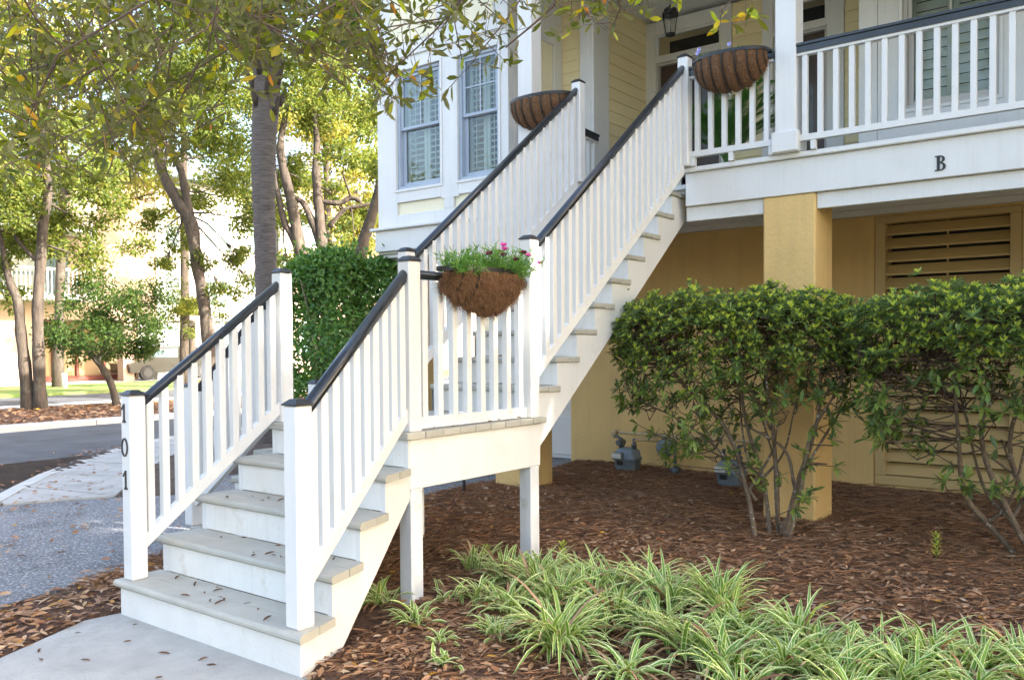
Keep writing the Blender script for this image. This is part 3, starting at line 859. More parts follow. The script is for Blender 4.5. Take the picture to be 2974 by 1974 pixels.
# --- porch columns and railings
def column(x0, x1, y0, y1, z0=2.849, z1=5.2):
    c = box('porch_column', x0, x1, y0, y1, z0, z1, MT['white'], hs, 0.006)
    box('column_base', x0 - 0.022, x1 + 0.022, y0 - 0.022, y1 + 0.022, z0 - 0.001, z0 + 0.155, MT['white'], c, 0.008)
    return c
column(0.497, 0.657, 4.125, 4.285); column(-1.95, -1.79, 4.13, 4.29); column(4.6, 4.76, 4.125, 4.285)
PRAIL = [(-0.045, 0), (0.045, 0), (0.045, -0.018), (0.034, -0.024), (0.034, -0.068), (-0.034, -0.068), (-0.034, -0.024), (-0.045, -0.018)]
def porch_rail(a, b, n, zt=3.640):
    ax, ay = a; bx_, by = b
    m = MB(); m.sweep((ax, ay, zt), (bx_, by, zt), PRAIL); m.build('porch_handrail', MT['black'], hs)
    m = MB(); m.sweep((ax, ay, zt - 0.0685), (bx_, by, zt - 0.0685), [(-0.026, 0), (0.026, 0), (0.026, -0.02), (-0.026, -0.02)]); m.build('sub_rail', MT['white'], hs)
    m = MB(); m.sweep((ax, ay, 2.965), (bx_, by, 2.965), [(-0.024, 0), (0.024, 0), (0.024, -0.045), (-0.024, -0.045)]); m.build('porch_bottom_rail', MT['white'], hs)
    for k in range(n):
        t = (k + 0.5) / n; x = ax + (bx_ - ax) * t; y = ay + (by - ay) * t
        box('porch_baluster', x - 0.0195, x + 0.0195, y - 0.0195, y + 0.0195, 2.963, zt - 0.086, MT['white'], hs, 0.003)
    for t in (0.03, 0.5, 0.97):
        x = ax + (bx_ - ax) * t; y = ay + (by - ay) * t
        box('rail_block', x - 0.02, x + 0.02, y - 0.02, y + 0.02, 2.849, 2.92, MT['white'], hs, 0.003)
porch_rail((-0.216, 4.17), (0.475, 4.17), 6)
porch_rail((0.657, 4.17), (4.6, 4.17), 35)
porch_rail((-1.79, 4.18), (-1.35, 4.18), 4)
porch_rail((-1.87, 4.29), (-2.02, 5.60), 11)

# --- walls of the living floor
def siding(name, axis, a0, a1, c, z0, z1, pitch=0.118, face=-1, zoff=0.0):
    """lapped boards; axis 'x': boards run along X on the plane y=c, axis 'y': along Y on the plane x=c"""
    if axis == 'x':
        w = box(name, a0, a1, c, c + 0.08, z0, z1, MT['siding'], hs, 0.001)
    else:
        w = box(name, c - 0.08, c, a0, a1, z0, z1, MT['siding'], hs, 0.001)
    z = z0 - zoff
    while z < z1 - 0.01:
        zt = min(z + pitch, z1); zb = max(z, z0)
        m = MB()
        if axis == 'x':
            m.extrude([(a0, c - 0.016, zb), (a0, c - 0.001, zb), (a0, c - 0.001, zt), (a0, c - 0.005, zt)], (a1 - a0, 0, 0))
        else:
            m.extrude([(c + 0.016, a0, zb), (c + 0.001, a0, zb), (c + 0.001, a0, zt), (c + 0.005, a0, zt)], (0, a1 - a0, 0))
        bm_fix(m.build('siding_board', MT['siding'], w))
        z += pitch
    return w
YD = 6.85                                               # door wall
siding('siding_wall', 'y', 5.92, YD - 0.002, -2.10, 2.85, 5.21, 0.131, zoff=0.03)      # side wall of the recess
siding('siding_wall', 'x', -2.46, -2.18, 5.62, 2.62, 5.6, 0.125)                       # left of the corner column
siding('siding_wall', 'x', -1.02, -0.676, YD, 2.85, 5.17, 0.121)
siding('siding_wall', 'x', 0.194, 0.60, YD, 2.85, 5.17, 0.121)
box('house_wall', -2.3, -2.19, YD + 0.002, YD + 0.082, 2.85, 5.2, MT['white'], hs)
box('corner_board', -2.20, -2.064, 5.565, 5.66, 2.62, 5.6, MT['white'], hs, 0.006)
box('corner_board', -2.085, -2.03, 5.575, 5.70, 2.62, 5.6, MT['white'], hs, 0.006)
box('corner_board', -2.16, -2.045, 5.702, 5.918, 2.62, 5.6, MT['white'], hs, 0.006)
# porch ceiling
cl = box('porch_ceiling', -2.42, HX1, 4.20, 6.98, 5.21, 5.26, MT['ceil'], hs)
for i in range(19):
    y0 = 4.22 + i * 0.14
    if y0 < 6.7: box('ceiling_board', -2.40, HX1 - 0.01, y0 + 0.002, y0 + 0.137, 5.198, 5.2085, MT['ceil'], cl, 0.003)
box('porch_header', -2.42, HX1, 4.14, 4.199, 4.95, 5.5, MT['white'], hs)
# doors with transom lights
def door(x0, x1, zh=4.69, zt0=4.762, zt1=4.985, cas=0.125, casr=None, casl=None):
    casr = casr or cas; casl = casl or cas
    ztop = 5.17
    d = box('door', x0 + 0.03, x1 - 0.03, YD + 0.05, YD + 0.095, 2.87, zh - 0.03, MT['door'], hs, 0.004)
    # glazed upper light and two lower panels
    box('door_glass', x0 + 0.16, x1 - 0.16, YD + 0.042, YD + 0.052, 3.55, zh - 0.18, MT['glass'], d, 0.001)
    mid = (x0 + x1) / 2
    box('door_panel', x0 + 0.13, mid - 0.04, YD + 0.038, YD + 0.052, 3.0, 3.4, MT['door'], d, 0.012)
    box('door_panel', mid + 0.04, x1 - 0.13, YD + 0.038, YD + 0.052, 3.0, 3.4, MT['door'], d, 0.012)
    m = MB(); m.lathe((x0 + 0.085, YD + 0.02, 3.75), [(0.0, -0.02), (0.024, -0.01), (0.024, 0.01), (0.0, 0.02)], 12); m.build('door_knob', MT['dial'], d)
    f = MB()
    f.cham(x0 - casl, x0, YD - 0.03, YD + 0.08, 2.85, ztop, 0.004)
    f.cham(x1, x1 + casr, YD - 0.03, YD + 0.08, 2.85, ztop, 0.004)
    f.cham(x0 + 0.001, x1 - 0.001, YD - 0.028, YD + 0.08, zt1 + 0.03, ztop, 0.004)
    f.cham(x0 + 0.001, x1 - 0.001, YD - 0.026, YD + 0.08, zh, zt0 - 0.02, 0.004)
    f.build('door_casing', MT['white'], hs)
    g2 = MB()
    for (a, b, c, e) in ((x0 + 0.001, x0 + 0.03, zh - 0.65 * 0 - 1.82, zh - 0.001), (x1 - 0.03, x1 - 0.001, zh - 1.82, zh - 0.001)):
        g2.box(a, b, YD - 0.005, YD + 0.07, c, e)
    g2.box(x0 + 0.031, x1 - 0.031, YD - 0.005, YD + 0.07, zh - 0.03, zh - 0.001)
    g2.build('door_jamb', MT['vinyl2'], d)
    tw = box('transom_window', x0 + 0.03, x1 - 0.03, YD + 0.02, YD + 0.026, zt0 + 0.015, zt1 + 0.005, MT['glass'], hs, 0.0005)
    fm = MB()
    fm.box(x0 + 0.001, x1 - 0.001, YD - 0.006, YD + 0.03, zt0 - 0.019, zt0 + 0.014)
    fm.box(x0 + 0.001, x1 - 0.001, YD - 0.006, YD + 0.03, zt1 + 0.006, zt1 + 0.029)
    fm.box(x0 + 0.001, x0 + 0.029, YD - 0.004, YD + 0.03, zt0 + 0.014, zt1 + 0.006)
    fm.box(x1 - 0.029, x1 - 0.001, YD - 0.004, YD + 0.03, zt0 + 0.014, zt1 + 0.006)
    fm.build('transom_frame', MT['white'], tw)
door(-1.965, -1.15, casl=0.125)
door(-0.555, 0.02, casr=0.172, casl=0.12)
box('house_wall', -2.18, 0.60, YD + 0.75, YD + 0.85, 2.85, 5.2, MT['dark'], hs)
box('house_wall', -2.18, 0.60, YD + 0.1, YD + 0.749, 2.80, 2.849, MT['dark'], hs)

# --- windows
def window(name, x0, x1, z0, z1, Y, frame, glass, slats=True, muntin=True, green=False):
    """double-hung window: frame, two sashes, panes, muntins and plantation shutters behind the glass"""
    fw = 0.035
    f = MB()
    f.cham(x0, x0 + fw, Y + 0.0, Y + 0.10, z0, z1, 0.003); f.cham(x1 - fw, x1, Y + 0.0, Y + 0.10, z0, z1, 0.003)
    f.cham(x0 + fw, x1 - fw, Y + 0.001, Y + 0.10, z1 - fw, z1, 0.003); f.cham(x0 + fw, x1 - fw, Y + 0.001, Y + 0.10, z0, z0 + fw, 0.003)
    w = f.build(name, frame, hs)
    zm = z0 + (z1 - z0) * 0.52
    a, b = x0 + fw, x1 - fw
    for (lo, hi, dy, lab) in ((zm - 0.02, z1 - fw, 0.02, 'upper'), (z0 + fw, zm + 0.02, 0.052, 'lower')):
        s = MB(); q = 0.035 if lab == 'upper' else 0.045
        s.cham(a, a + q, Y + dy, Y + dy + 0.03, lo, hi, 0.003); s.cham(b - q, b, Y + dy, Y + dy + 0.03, lo, hi, 0.003)
        s.cham(a + q, b - q, Y + dy + 0.001, Y + dy + 0.03, lo, lo + q, 0.003); s.cham(a + q, b - q, Y + dy + 0.001, Y + dy + 0.03, hi - q, hi, 0.003)
        s.build('sash', frame, w)
        box('pane', a + q - 0.004, b - q + 0.004, Y + dy + 0.014, Y + dy + 0.017, lo + q - 0.004, hi - q + 0.004, glass, w, 0.0005)
        if lab == 'upper' and muntin:
            mu = MB(); xm = (a + b) / 2; zc = (lo + hi) / 2
            mu.cham(xm - 0.009, xm + 0.009, Y + dy + 0.004, Y + dy + 0.0135, lo + q, hi - q, 0.002)
            mu.cham(a + q, xm - 0.0095, Y + dy + 0.004, Y + dy + 0.0135, zc - 0.009, zc + 0.009, 0.002)
            mu.cham(xm + 0.0095, b - q, Y + dy + 0.004, Y + dy + 0.0135, zc - 0.009, zc + 0.009, 0.002)
            mu.build('muntin', frame, w)
    # shutters
    ys = Y + 0.13
    half = (b - a) / 2
    for k in range(2):
        s0 = a + k * half + 0.002; s1 = s0 + half - 0.004; e = 0.045
        fr = MB()
        fr.cham(s0, s0 + e, ys, ys + 0.03, z0 + fw, z1 - fw, 0.003); fr.cham(s1 - e, s1, ys, ys + 0.03, z0 + fw, z1 - fw, 0.003)
        fr.cham(s0 + e, s1 - e, ys + 0.001, ys + 0.03, z0 + fw, z0 + fw + 0.07, 0.003); fr.cham(s0 + e, s1 - e, ys + 0.001, ys + 0.03, z1 - fw - 0.06, z1 - fw, 0.003)
        fr.build('shutter_frame', MT['shutter'], w)
        n = max(4, int((z1 - z0 - 0.2) / (0.062 if slats else 0.085)))
        for j in range(n):
            zc = z0 + fw + 0.07 + (z1 - z0 - 2 * fw - 0.13) * (j + 0.5) / n
            m = MB()
            if slats:      # tilted open
                m.extrude([(s0 + e, ys - 0.010, zc - 0.019), (s0 + e, ys - 0.010, zc - 0.013), (s0 + e, ys + 0.036, zc + 0.017), (s0 + e, ys + 0.036, zc + 0.011)], (s1 - s0 - 2 * e, 0, 0))
            else:          # nearly closed
                m.extrude([(s0 + e, ys + 0.002, zc - 0.046), (s0 + e, ys + 0.002, zc - 0.040), (s0 + e, ys + 0.022, zc + 0.040), (s0 + e, ys + 0.022, zc + 0.034)], (s1 - s0 - 2 * e, 0, 0))
            bm_fix(m.build('shutter_slat', MT['shutter'], w))
        if slats:
            box('tilt_rod', (s0 + s1) / 2 - 0.005, (s0 + s1) / 2 + 0.005, ys - 0.028, ys - 0.018, z0 + 0.12, z1 - 0.12, MT['shutter'], w, 0.001)
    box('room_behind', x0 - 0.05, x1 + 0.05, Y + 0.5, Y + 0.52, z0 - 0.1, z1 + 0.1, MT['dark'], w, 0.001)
    return w

# --- left bay
YB = 4.66; BX0, BX1 = -4.372, -2.472
W1 = (-4.068, -3.40, 3.165, 4.475); W2 = (-3.15, -2.645, 3.165, 4.475)
W2 = (-3.15, -2.60, 3.165, 4.475)
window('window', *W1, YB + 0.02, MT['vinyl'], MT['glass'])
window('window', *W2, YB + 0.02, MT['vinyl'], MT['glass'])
def bw_(x0, x1, z0, z1, y=YB, d=0.10, name='bay_panel', mat='white', b=0.004):
    return box(name, x0, x1, y, y + d, z0, z1, MT[mat], hs, b)
bw_(BX0, W1[0] - 0.002, 2.76, 5.9, name='bay_wall'); bw_(W1[1] + 0.002, W2[0] - 0.002, 3.0, 5.9, name='bay_wall'); bw_(W2[1] + 0.002, BX1, 2.76, 5.9, name='bay_wall')
for w in (W1, W2):
    bw_(w[0] - 0.002, w[1] + 0.002, w[3] + 0.002, 5.9, YB + 0.002, name='bay_wall')
    # thin moulding round the window
    m = MB(); e = 0.03
    m.cham(w[0] - e, w[0] - 0.001, YB - 0.012, YB - 0.0005, w[2] - e, w[3] + e, 0.003); m.cham(w[1] + 0.001, w[1] + e, YB - 0.012, YB - 0.0005, w[2] - e, w[3] + e, 0.003)
    m.cham(w[0] - 0.001, w[1] + 0.001, YB - 0.0115, YB - 0.0005, w[3] + 0.001, w[3] + e, 0.003); m.cham(w[0] - 0.001, w[1] + 0.001, YB - 0.0115, YB - 0.0005, w[2] - e, w[2] - 0.001, 0.003)
    m.build('window_moulding', MT['white'], hs)
bw_(W1[0] - 0.002, W1[1] + 0.002, 3.02, W1[2] - 0.002, YB + 0.001, name='bay_wall')
bw_(W2[0] - 0.002, W2[1] + 0.002, 3.02, W2[2] - 0.002, YB + 0.001, name='bay_wall')
bw_(W1[0] - 0.002, W2[1] + 0.002, 2.76, 2.885, YB + 0.0015, name='bay_wall')
bw_(-4.26 + 0.19, -3.365, 2.887, 3.018, YB + 0.03, 0.03, mat='cream')
bw_(-3.22, W2[1], 2.887, 3.018, YB + 0.03, 0.03, mat='cream')
bw_(-3.363, -3.222, 2.885, 3.02, YB + 0.0012, name='bay_wall')
bw_(-4.15, W2[1] + 0.1, 4.62, 4.70, YB - 0.02, 0.019, name='head_trim')
bw_(-4.15, -3.45, 4.78, 5.3, YB - 0.004, 0.003, mat='cream'); bw_(-3.1, -2.66, 4.78, 5.3, YB - 0.004, 0.003, mat='cream')
box('bay_sill_trim', BX0 - 0.09, BX1 + 0.03, YB - 0.06, YB + 0.05, 2.725, 2.758, MT['white'], hs, 0.008)
box('bay_band', BX0 - 0.04, BX1 + 0.02, YB - 0.015, YB + 0.03, 2.49, 2.723, MT['white'], hs)
box('bay_underside', BX0 - 0.04, BX1 + 0.02, YB + 0.032, 5.6, 2.463, 2.53, MT['ceil'], hs)
box('bay_beam', BX0 + 0.03, BX1, 4.80, 4.85, 2.402, 2.46, MT['white'], hs)
# side of the bay (faces +X): corner board, panel, trim
box('bay_side', BX1 - 0.1, BX1 - 0.001, YB + 0.101, 5.60, 2.50, 5.9, MT['white'], hs, 0.003)
box('bay_panel', BX1 - 0.004, BX1 + 0.002, 5.198, 5.447, 3.0, 4.645, MT['cream'], hs, 0.001)
box('bay_trim', BX1, BX1 + 0.02, 5.455, 5.60, 2.62, 5.9, MT['white'], hs, 0.004)
box('bay_trim', BX1, BX1 + 0.02, 5.06, 5.19, 2.62, 5.9, MT['white'], hs, 0.004)
box('bay_trim', BX1 + 0.0005, BX1 + 0.019, 5.191, 5.454, 4.65, 5.9, MT['white'], hs, 0.004)
m = MB(); m.tube([(-2.455, 5.645, 2.6, 0.018), (-2.455, 5.645, 5.9, 0.018)], 10); m.build('downpipe', MT['white'], hs)
box('bay_side', BX0, BX0 + 0.1, YB + 0.101, 6.74, 2.50, 5.9, MT['white'], hs, 0.003)

# --- right bay with a window looking onto the porch
YR = 6.1
RW = (0.925, 1.70, 3.515, 4.95)
window('window', *RW, YR + 0.02, MT['vinyl2'], MT['glass_green'], slats=False)
for (a, b, c, d) in ((0.544, 0.708, 2.851, 5.195), (0.712, RW[0] - 0.002, 2.851, 5.195), (RW[1] + 0.002, 2.6, 2.851, 5.195), (RW[0] - 0.002, RW[1] + 0.002, 2.851, RW[2] - 0.002),
                     (RW[0] - 0.002, RW[1] + 0.002, RW[3] + 0.002, 5.195)):
    box('bay_wall', a, b, YR + R.uniform(0, 0.001), YR + 0.1, c, d, MT['white'], hs, 0.002)
m = MB(); e = 0.032; w = RW
m.cham(w[0] - e, w[0] - 0.001, YR - 0.012, YR - 0.0005, w[2] - e, w[3] + e, 0.003); m.cham(w[1] + 0.001, w[1] + e, YR - 0.012, YR - 0.0005, w[2] - e, w[3] + e, 0.003)
m.cham(w[0] - 0.001, w[1] + 0.001, YR - 0.0115, YR - 0.0005, w[3] + 0.001, w[3] + e, 0.003); m.cham(w[0] - 0.001, w[1] + 0.001, YR - 0.0115, YR - 0.0005, w[2] - e, w[2] - 0.001, 0.003)
m.build('window_moulding', MT['white'], hs)
box('bay_wall', 0.545, 0.60, YR + 0.102, YD - 0.002, 2.851, 5.195, MT['white'], hs, 0.002)
box('house_wall', 2.602, HX1, YR + 0.05, YR + 0.2, 2.851, 5.195, MT['white'], hs, 0.002)
# --- upper storey, roof and the body behind (out of the picture, they shade the porch)
box('upper_wall', -2.42, HX1, 4.205, 4.35, 5.50, 8.4, MT['white'], hs, 0.003)
box('upper_wall', HX1 - 0.15, HX1, 4.352, 13.0, -0.1, 8.4, MT['siding'], hs, 0.003)
box('upper_wall', BX0, -2.43, YB + 0.002, YB + 0.15, 5.902, 8.4, MT['white'], hs, 0.003)
box('upper_wall', BX0, BX0 + 0.15, YB + 0.152, 13.0, 5.902, 8.4, MT['siding'], hs, 0.003)
box('house_wall', BX0, HX1 - 0.16, 8.0, 8.2, -0.1, 8.38, MT['siding'], hs, 0.003)
m = MB(); e = 0.45
x0, x1, y0, y1, z0, z1 = BX0 - e, HX1 + e, 4.205 - e, 13 + e, 8.41, 10.9
xm0, xm1, ym = x0 + 4.6, x1 - 4.6, (y0 + y1) / 2
m.add([(x0, y0, z0), (x1, y0, z0), (x1, y1, z0), (x0, y1, z0), (xm0, ym, z1), (xm1, ym, z1)], [(0, 1, 5, 4), (1, 2, 5), (2, 3, 4, 5), (3, 0, 4), (3, 2, 1, 0)])
m.build('roof', MT['broof'], hs)

# ================================================================== PORCH THINGS
# lantern
lx, ly, lz = -1.14, 5.6, 4.50
ln = thing('porch_lantern', (lx, ly, lz), 'black six-sided hanging lantern with clear glass in front of the door', 'lantern')
def hexpts(r, z): return [(lx + r * math.cos(math.pi / 3 * k), ly + r * math.sin(math.pi / 3 * k), z) for k in range(6)]
prof = [(0.058, 0.0), (0.058, 0.018), (0.05, 0.02)]
m = MB()
def hexloft(m, rings):
    vs = []; 
    for r, z in rings: vs += hexpts(r, z)
    n = len(rings)
    m.add(vs, [tuple(range(5, -1, -1)), tuple(range((n - 1) * 6, n * 6))] + [(i * 6 + k, i * 6 + (k + 1) % 6, (i + 1) * 6 + (k + 1) % 6, (i + 1) * 6 + k) for i in range(n - 1) for k in range(6)])
hexloft(m, [(0.052, lz), (0.056, lz + 0.006), (0.056, lz + 0.018), (0.05, lz + 0.022)]); m.build('base_ring', MT['iron'], ln)
m = MB(); hexloft(m, [(0.086, lz + 0.196), (0.092, lz + 0.200), (0.092, lz + 0.212), (0.078, lz + 0.222), (0.07, lz + 0.25), (0.05, lz + 0.272), (0.018, lz + 0.283), (0.012, lz + 0.30)]); m.build('lantern_roof', MT['iron'], ln)
for k in range(6):
    a = hexpts(0.052, lz + 0.02)[k]; b = hexpts(0.080, lz + 0.2)[k]
    m = MB(); m.tube([(*a, 0.0045), (*b, 0.0045)], 6); m.build('corner_bar', MT['iron'], ln)
    a2 = hexpts(0.051, lz + 0.021)[(k + 1) % 6]; b2 = hexpts(0.079, lz + 0.2)[(k + 1) % 6]
    a = hexpts(0.051, lz + 0.021)[k]; b = hexpts(0.079, lz + 0.2)[k]
    m = MB(); m.add([a, a2, b2, b], [(0, 1, 2, 3)]); m.build('lantern_pane', MT['lamp_glass'], ln)
m = MB(); m.tube([(lx, ly, lz + 0.3, 0.004), (lx, ly, 5.197, 0.004)], 6); m.build('hanging_rod', MT['iron'], ln)
m = MB(); m.lathe((lx, ly, lz + 0.05), [(0.012, -0.03), (0.012, 0.03), (0.02, 0.06), (0.006, 0.1)], 10); m.build('bulb', MT['dial'], ln)

# potted areca palm
px, py, pz = -0.52, 5.55, 2.85
pp = thing('potted_palm', (px, py, pz), 'feathery green palm in a white pot on the porch behind the railing', 'potted palm')
m = MB(); m.lathe((px, py, pz), [(0.10, 0.0), (0.13, 0.03), (0.165, 0.24), (0.175, 0.26), (0.16, 0.265), (0.14, 0.23)], 20); m.build('pot', MT['pot'], pp)
rg = np.random.default_rng(5)
for k in range(17):
    az = k * 2.4 + rg.uniform(-0.3, 0.3); reach = rg.uniform(0.25, 0.6); h = rg.uniform(0.55, 1.15)
    dx, dy = math.cos(az), math.sin(az)
    P = np.array([[px + dx * 0.03 * 1, py + dy * 0.03, pz + 0.24]] + [[px + dx * reach * (s ** 1.6), py + dy * reach * (s ** 1.6), pz + 0.24 + h * (s - 0.28 * s ** 3)] for s in np.linspace(0.1, 1, 12)])
    mm = MB(); mm.tube([(*p, 0.006 * (1.15 - i / 13)) for i, p in enumerate(P)], 5)
    fr = mm.build('frond', MT['palm'], pp)
    pos = []; dd = []; nn = []; LL = []
    for s in np.linspace(0.3, 1.0, 34):
        i = s * (len(P) - 1); i0 = min(int(i), len(P) - 2); q = P[i0] + (P[i0 + 1] - P[i0]) * (i - i0); tg = unit(P[i0 + 1] - P[i0])
        sd = unit(np.cross(tg, [0, 0, 1]))
        for sg in (-1, 1):
            pos.append(q); dd.append(sd * sg * 0.9 + tg * 0.75 + np.array([0, 0, -0.1])); nn.append([0, 0, 1]); LL.append(0.24 * (1 - abs(s - 0.6) * 1.1) + 0.05)
    V, T = leaves(pos, dd, nn, LL, 0.016, fold=0.3, waist=0.35)
    leafobj('leaflets', [(V, T, 0)], [MT['palm']], fr, tuple(WL[fr.name]))

# ================================================================== BASKETS
def basket(name, c, along, out, a, D, Hh, label, shaggy=False, ribs=9):
    """half-round hayrack: c = middle of the rim's back edge, a = half length, D = depth, Hh = drop"""
    c = Vector(c); A = Vector(along); O = Vector(out); Z = Vector((0, 0, 1))
    root = thing(name, c, label, 'planter', 'coir hanging baskets on the railings')
    P = lambda x, y, z: c + A * x + O * y + Z * z
    rg = np.random.default_rng(int(abs(c.x * 100) + abs(c.y * 10)))
    # liner
    nu, nv = 49, 15; vs = []
    xs_r = [a * 0.96 * math.sin(math.pi / 2 * (-1 + 2 * (i + 0.5) / ribs)) for i in range(ribs)]
    for i in range(nu):
        x = a * math.sin(math.pi / 2 * (-1 + 2 * i / (nu - 1))) * 0.99
        k = math.sqrt(max(0.0, 1 - (x / a) ** 2)) ** 0.8
        dmin = min(abs(x - q) for q in xs_r) / a
        bul = (0.93 + 0.10 * math.sqrt(min(1, dmin * 9))) if not (shaggy and x > -a * 0.4) else 1.03 + 0.03 * math.sin(x * 55) + 0.02 * math.sin(x * 130 + 2)
        for j in range(nv):
            ps = math.pi / 2 * j / (nv - 1)
            jit = 1 + rg.normal() * (0.03 if shaggy else 0.014)
            drop = 1.0
            if shaggy: drop = 1 + 0.14 * math.exp(-((x - a * 0.3) / (a * 0.3)) ** 2) * math.sin(ps) + 0.03 * math.sin(x * 60)
            vs.append(P(x, D * k * math.cos(ps) * bul * jit + 0.002, -0.012 - Hh * k * math.sin(ps) * bul * drop * jit))
    m = MB()
    m.add(vs, [(i * nv + j, (i + 1) * nv + j, (i + 1) * nv + j + 1, i * nv + j + 1) for i in range(nu - 1) for j in range(nv - 1)], True)
    ln_ = m.build('coir_liner', MT['coir'], root)
    # soil
    m = MB(); n = 24
    m.add([P(a * 0.95 * math.cos(math.pi * k / n), D * 0.92 * math.sin(math.pi * k / n), -0.035) for k in range(n + 1)], [tuple(range(n + 1))])
    m.build('potting_soil', MT['soil'], root)
    # rim: flat bar round the front
    m = MB(); n = 40; vs = []
    for k in range(n + 1):
        an = math.pi * k / n; cx = math.cos(an); sy = math.sin(an) ** 0.8 if math.sin(an) > 0 else 0
        for (e, z) in ((1.01, -0.013), (1.01, 0.013), (1.035, 0.013), (1.035, -0.013)):
            vs.append(P(a * e * cx, D * e * sy, z))
    m.add(vs, [(k * 4 + q, k * 4 + (q + 1) % 4, (k + 1) * 4 + (q + 1) % 4, (k + 1) * 4 + q) for k in range(n) for q in range(4)])
    bm_fix(m.build('rim', MT['iron'], root))
    m = MB(); m.cham(-1, 1, -1, 1, -1, 1, 0.1)
    b0 = P(-a * 1.03, 0.002, 0); b1 = P(a * 1.03, 0.002, 0)
    m = MB(); m.sweep(b0, b1, [(-0.003, 0.013), (0.003, 0.013), (0.003, -0.013), (-0.003, -0.013)]); m.build('back_bar', MT['iron'], root)
    for x in xs_r:
        k = math.sqrt(max(0.0, 1 - (x / a) ** 2)) ** 0.8
        if shaggy and x > -a * 0.35:
            kk = 0.93
        else: kk = 1.025
        vs = []; n = 12; w = 0.0055
        for j in range(n + 1):
            ps = math.pi / 2 * j / n
            for (sx, e) in ((-w, kk), (w, kk), (w, kk + 0.014), (-w, kk + 0.014)):
                vs.append(P(x + sx, D * k * math.cos(ps) * e, -0.012 - Hh * k * math.sin(ps) * e))
        m = MB(); m.add(vs, [(j * 4 + q, j * 4 + (q + 1) % 4, (j + 1) * 4 + (q + 1) % 4, (j + 1) * 4 + q) for j in range(n) for q in range(4)])
        bm_fix(m.build('rib', MT['iron'], root))
    # loose fibres
    n = 9000 if shaggy else 3000
    x = a * 0.97 * np.sin(math.pi / 2 * rg.uniform(-1, 1, n)); k = np.sqrt(1 - (x / a) ** 2) ** 0.8; ps = rg.uniform(0.05, math.pi / 2, n)
    drop = 1 + (0.14 * np.exp(-((x - a * 0.3) / (a * 0.3)) ** 2) * np.sin(ps) if shaggy else 0)
    base = np.array(c)[None] + np.outer(x, np.array(A)) + np.outer(D * k * np.cos(ps) * 0.99, np.array(O)) + np.outer(-0.012 - Hh * k * np.sin(ps) * drop * 0.99, [0, 0, 1])
    outn = np.outer(np.cos(ps), np.array(O)) + np.outer(-np.sin(ps), [0, 0, 1])
    dr = unit(outn * 0.25 + rnd_dir(n, rg) * 0.7 + np.array([0, 0, -0.35 if shaggy else -0.1]))
    V, T = leaves(base, dr, rnd_dir(n, rg), rg.uniform(0.015, 0.07 if shaggy else 0.032, n), 0.0014, fold=0)
    o = leafobj('loose_fibres', [(V, T, 0)], [MT['fibre']], root, tuple(c)); o['kind'] = 'stuff'
    return root
basket('hanging_basket', (-0.30, 1.545, 1.835), (0, 1, 0), (1, 0, 0), 0.335, 0.19, 0.21, 'shaggy coir hanging basket with flowers on the landing rail', shaggy=True, ribs=8)
basket('hanging_basket', (0.155, 4.125, 3.632), (1, 0, 0), (0, -1, 0), 0.30, 0.20, 0.25, 'tidy coir hanging basket on the porch rail beside the right column', ribs=9)
basket('hanging_basket', (-1.665, 4.135, 3.632), (1, 0, 0), (0, -1, 0), 0.32, 0.20, 0.25, 'coir hanging basket on the short porch rail beside the bay', ribs=9)

def dianthus():
    rg = np.random.default_rng(21); n = 120
    loc = (-0.20, 1.55, 1.80)
    root = thing('flowering_plant', loc, 'leafy dianthus with pink and maroon flowers in the landing basket', 'plant')
    pos = []; dd = []; LL = []; stems = MB()
    for k in range(n):
        y = 1.545 + rg.uniform(-0.31, 0.30); x = -0.29 + rg.uniform(0.0, 0.15)
        lean = rg.normal(size=3) * np.array([0.55, 0.55, 0.12]) + np.array([0.15, (y - 1.545) * 0.8, 0.85])
        h = rg.uniform(0.05, 0.17) * (1.15 if y > 1.35 else 0.9); d = unit(lean); b = np.array([x, y, 1.80]); tip = b + d * h
        stems.tube([(*b, 0.0022), (*tip, 0.0014)], 4, cap=False)
        for s in np.linspace(0.15, 1.0, 8):
            q = b + d * h * s
            for w in range(3):
                pos.append(q); dd.append(unit(rnd_dir(1, rg)[0] * 0.9 + d * 0.6)); LL.append(rg.uniform(0.03, 0.06))
    stems.build('stems', MT['basket_leaf'], root)['kind'] = 'stuff'
    V, T = leaves(pos, dd, rnd_dir(len(pos), rg), LL, 0.0068, fold=0.15, droop=0.15)
    o = leafobj('foliage', [(V, T, 0)], [MT['basket_leaf']], root, loc)
    # trailing leaves over the rim
    for (y, x, z, mt) in ((1.62, -0.16, 1.985, 'pink'), (1.64, -0.17, 1.965, 'pink'), (1.83, -0.14, 1.94, 'pink'), (1.92, -0.12, 1.90, 'pink'), (1.50, -0.17, 1.93, 'maroon'), (1.60, -0.16, 1.94, 'maroon'),
                          (1.57, -0.12, 1.92, 'maroon'), (1.76, -0.12, 1.95, 'maroon'), (1.66, -0.1, 1.90, 'maroon'), (1.46, -0.14, 1.92, 'maroon')):
        k = 9; az = np.arange(k) * 2 * math.pi / k; c = np.array([x, y, z])
        d = np.stack([np.cos(az) * 0.7 + 0.5, np.sin(az) * 0.7 - 0.25, np.full(k, 0.35) + np.sin(az * 1.0) * 0.2], 1)
        V, T = leaves(np.repeat(c[None], k, 0), d, np.tile([0.7, -0.5, 0.6], (k, 1)), 0.026, 0.02, hi=True, fold=0.05, waist=0.7)
        leafobj('flower', [(V, T, 0)], [MT[mt]], root, tuple(c))
        mm = MB(); mm.tube([(*c, 0.0015), (x - 0.03, y, 1.80, 0.002)], 4, cap=False); mm.build('flower_stalk', MT['basket_leaf'], root)
dianthus()
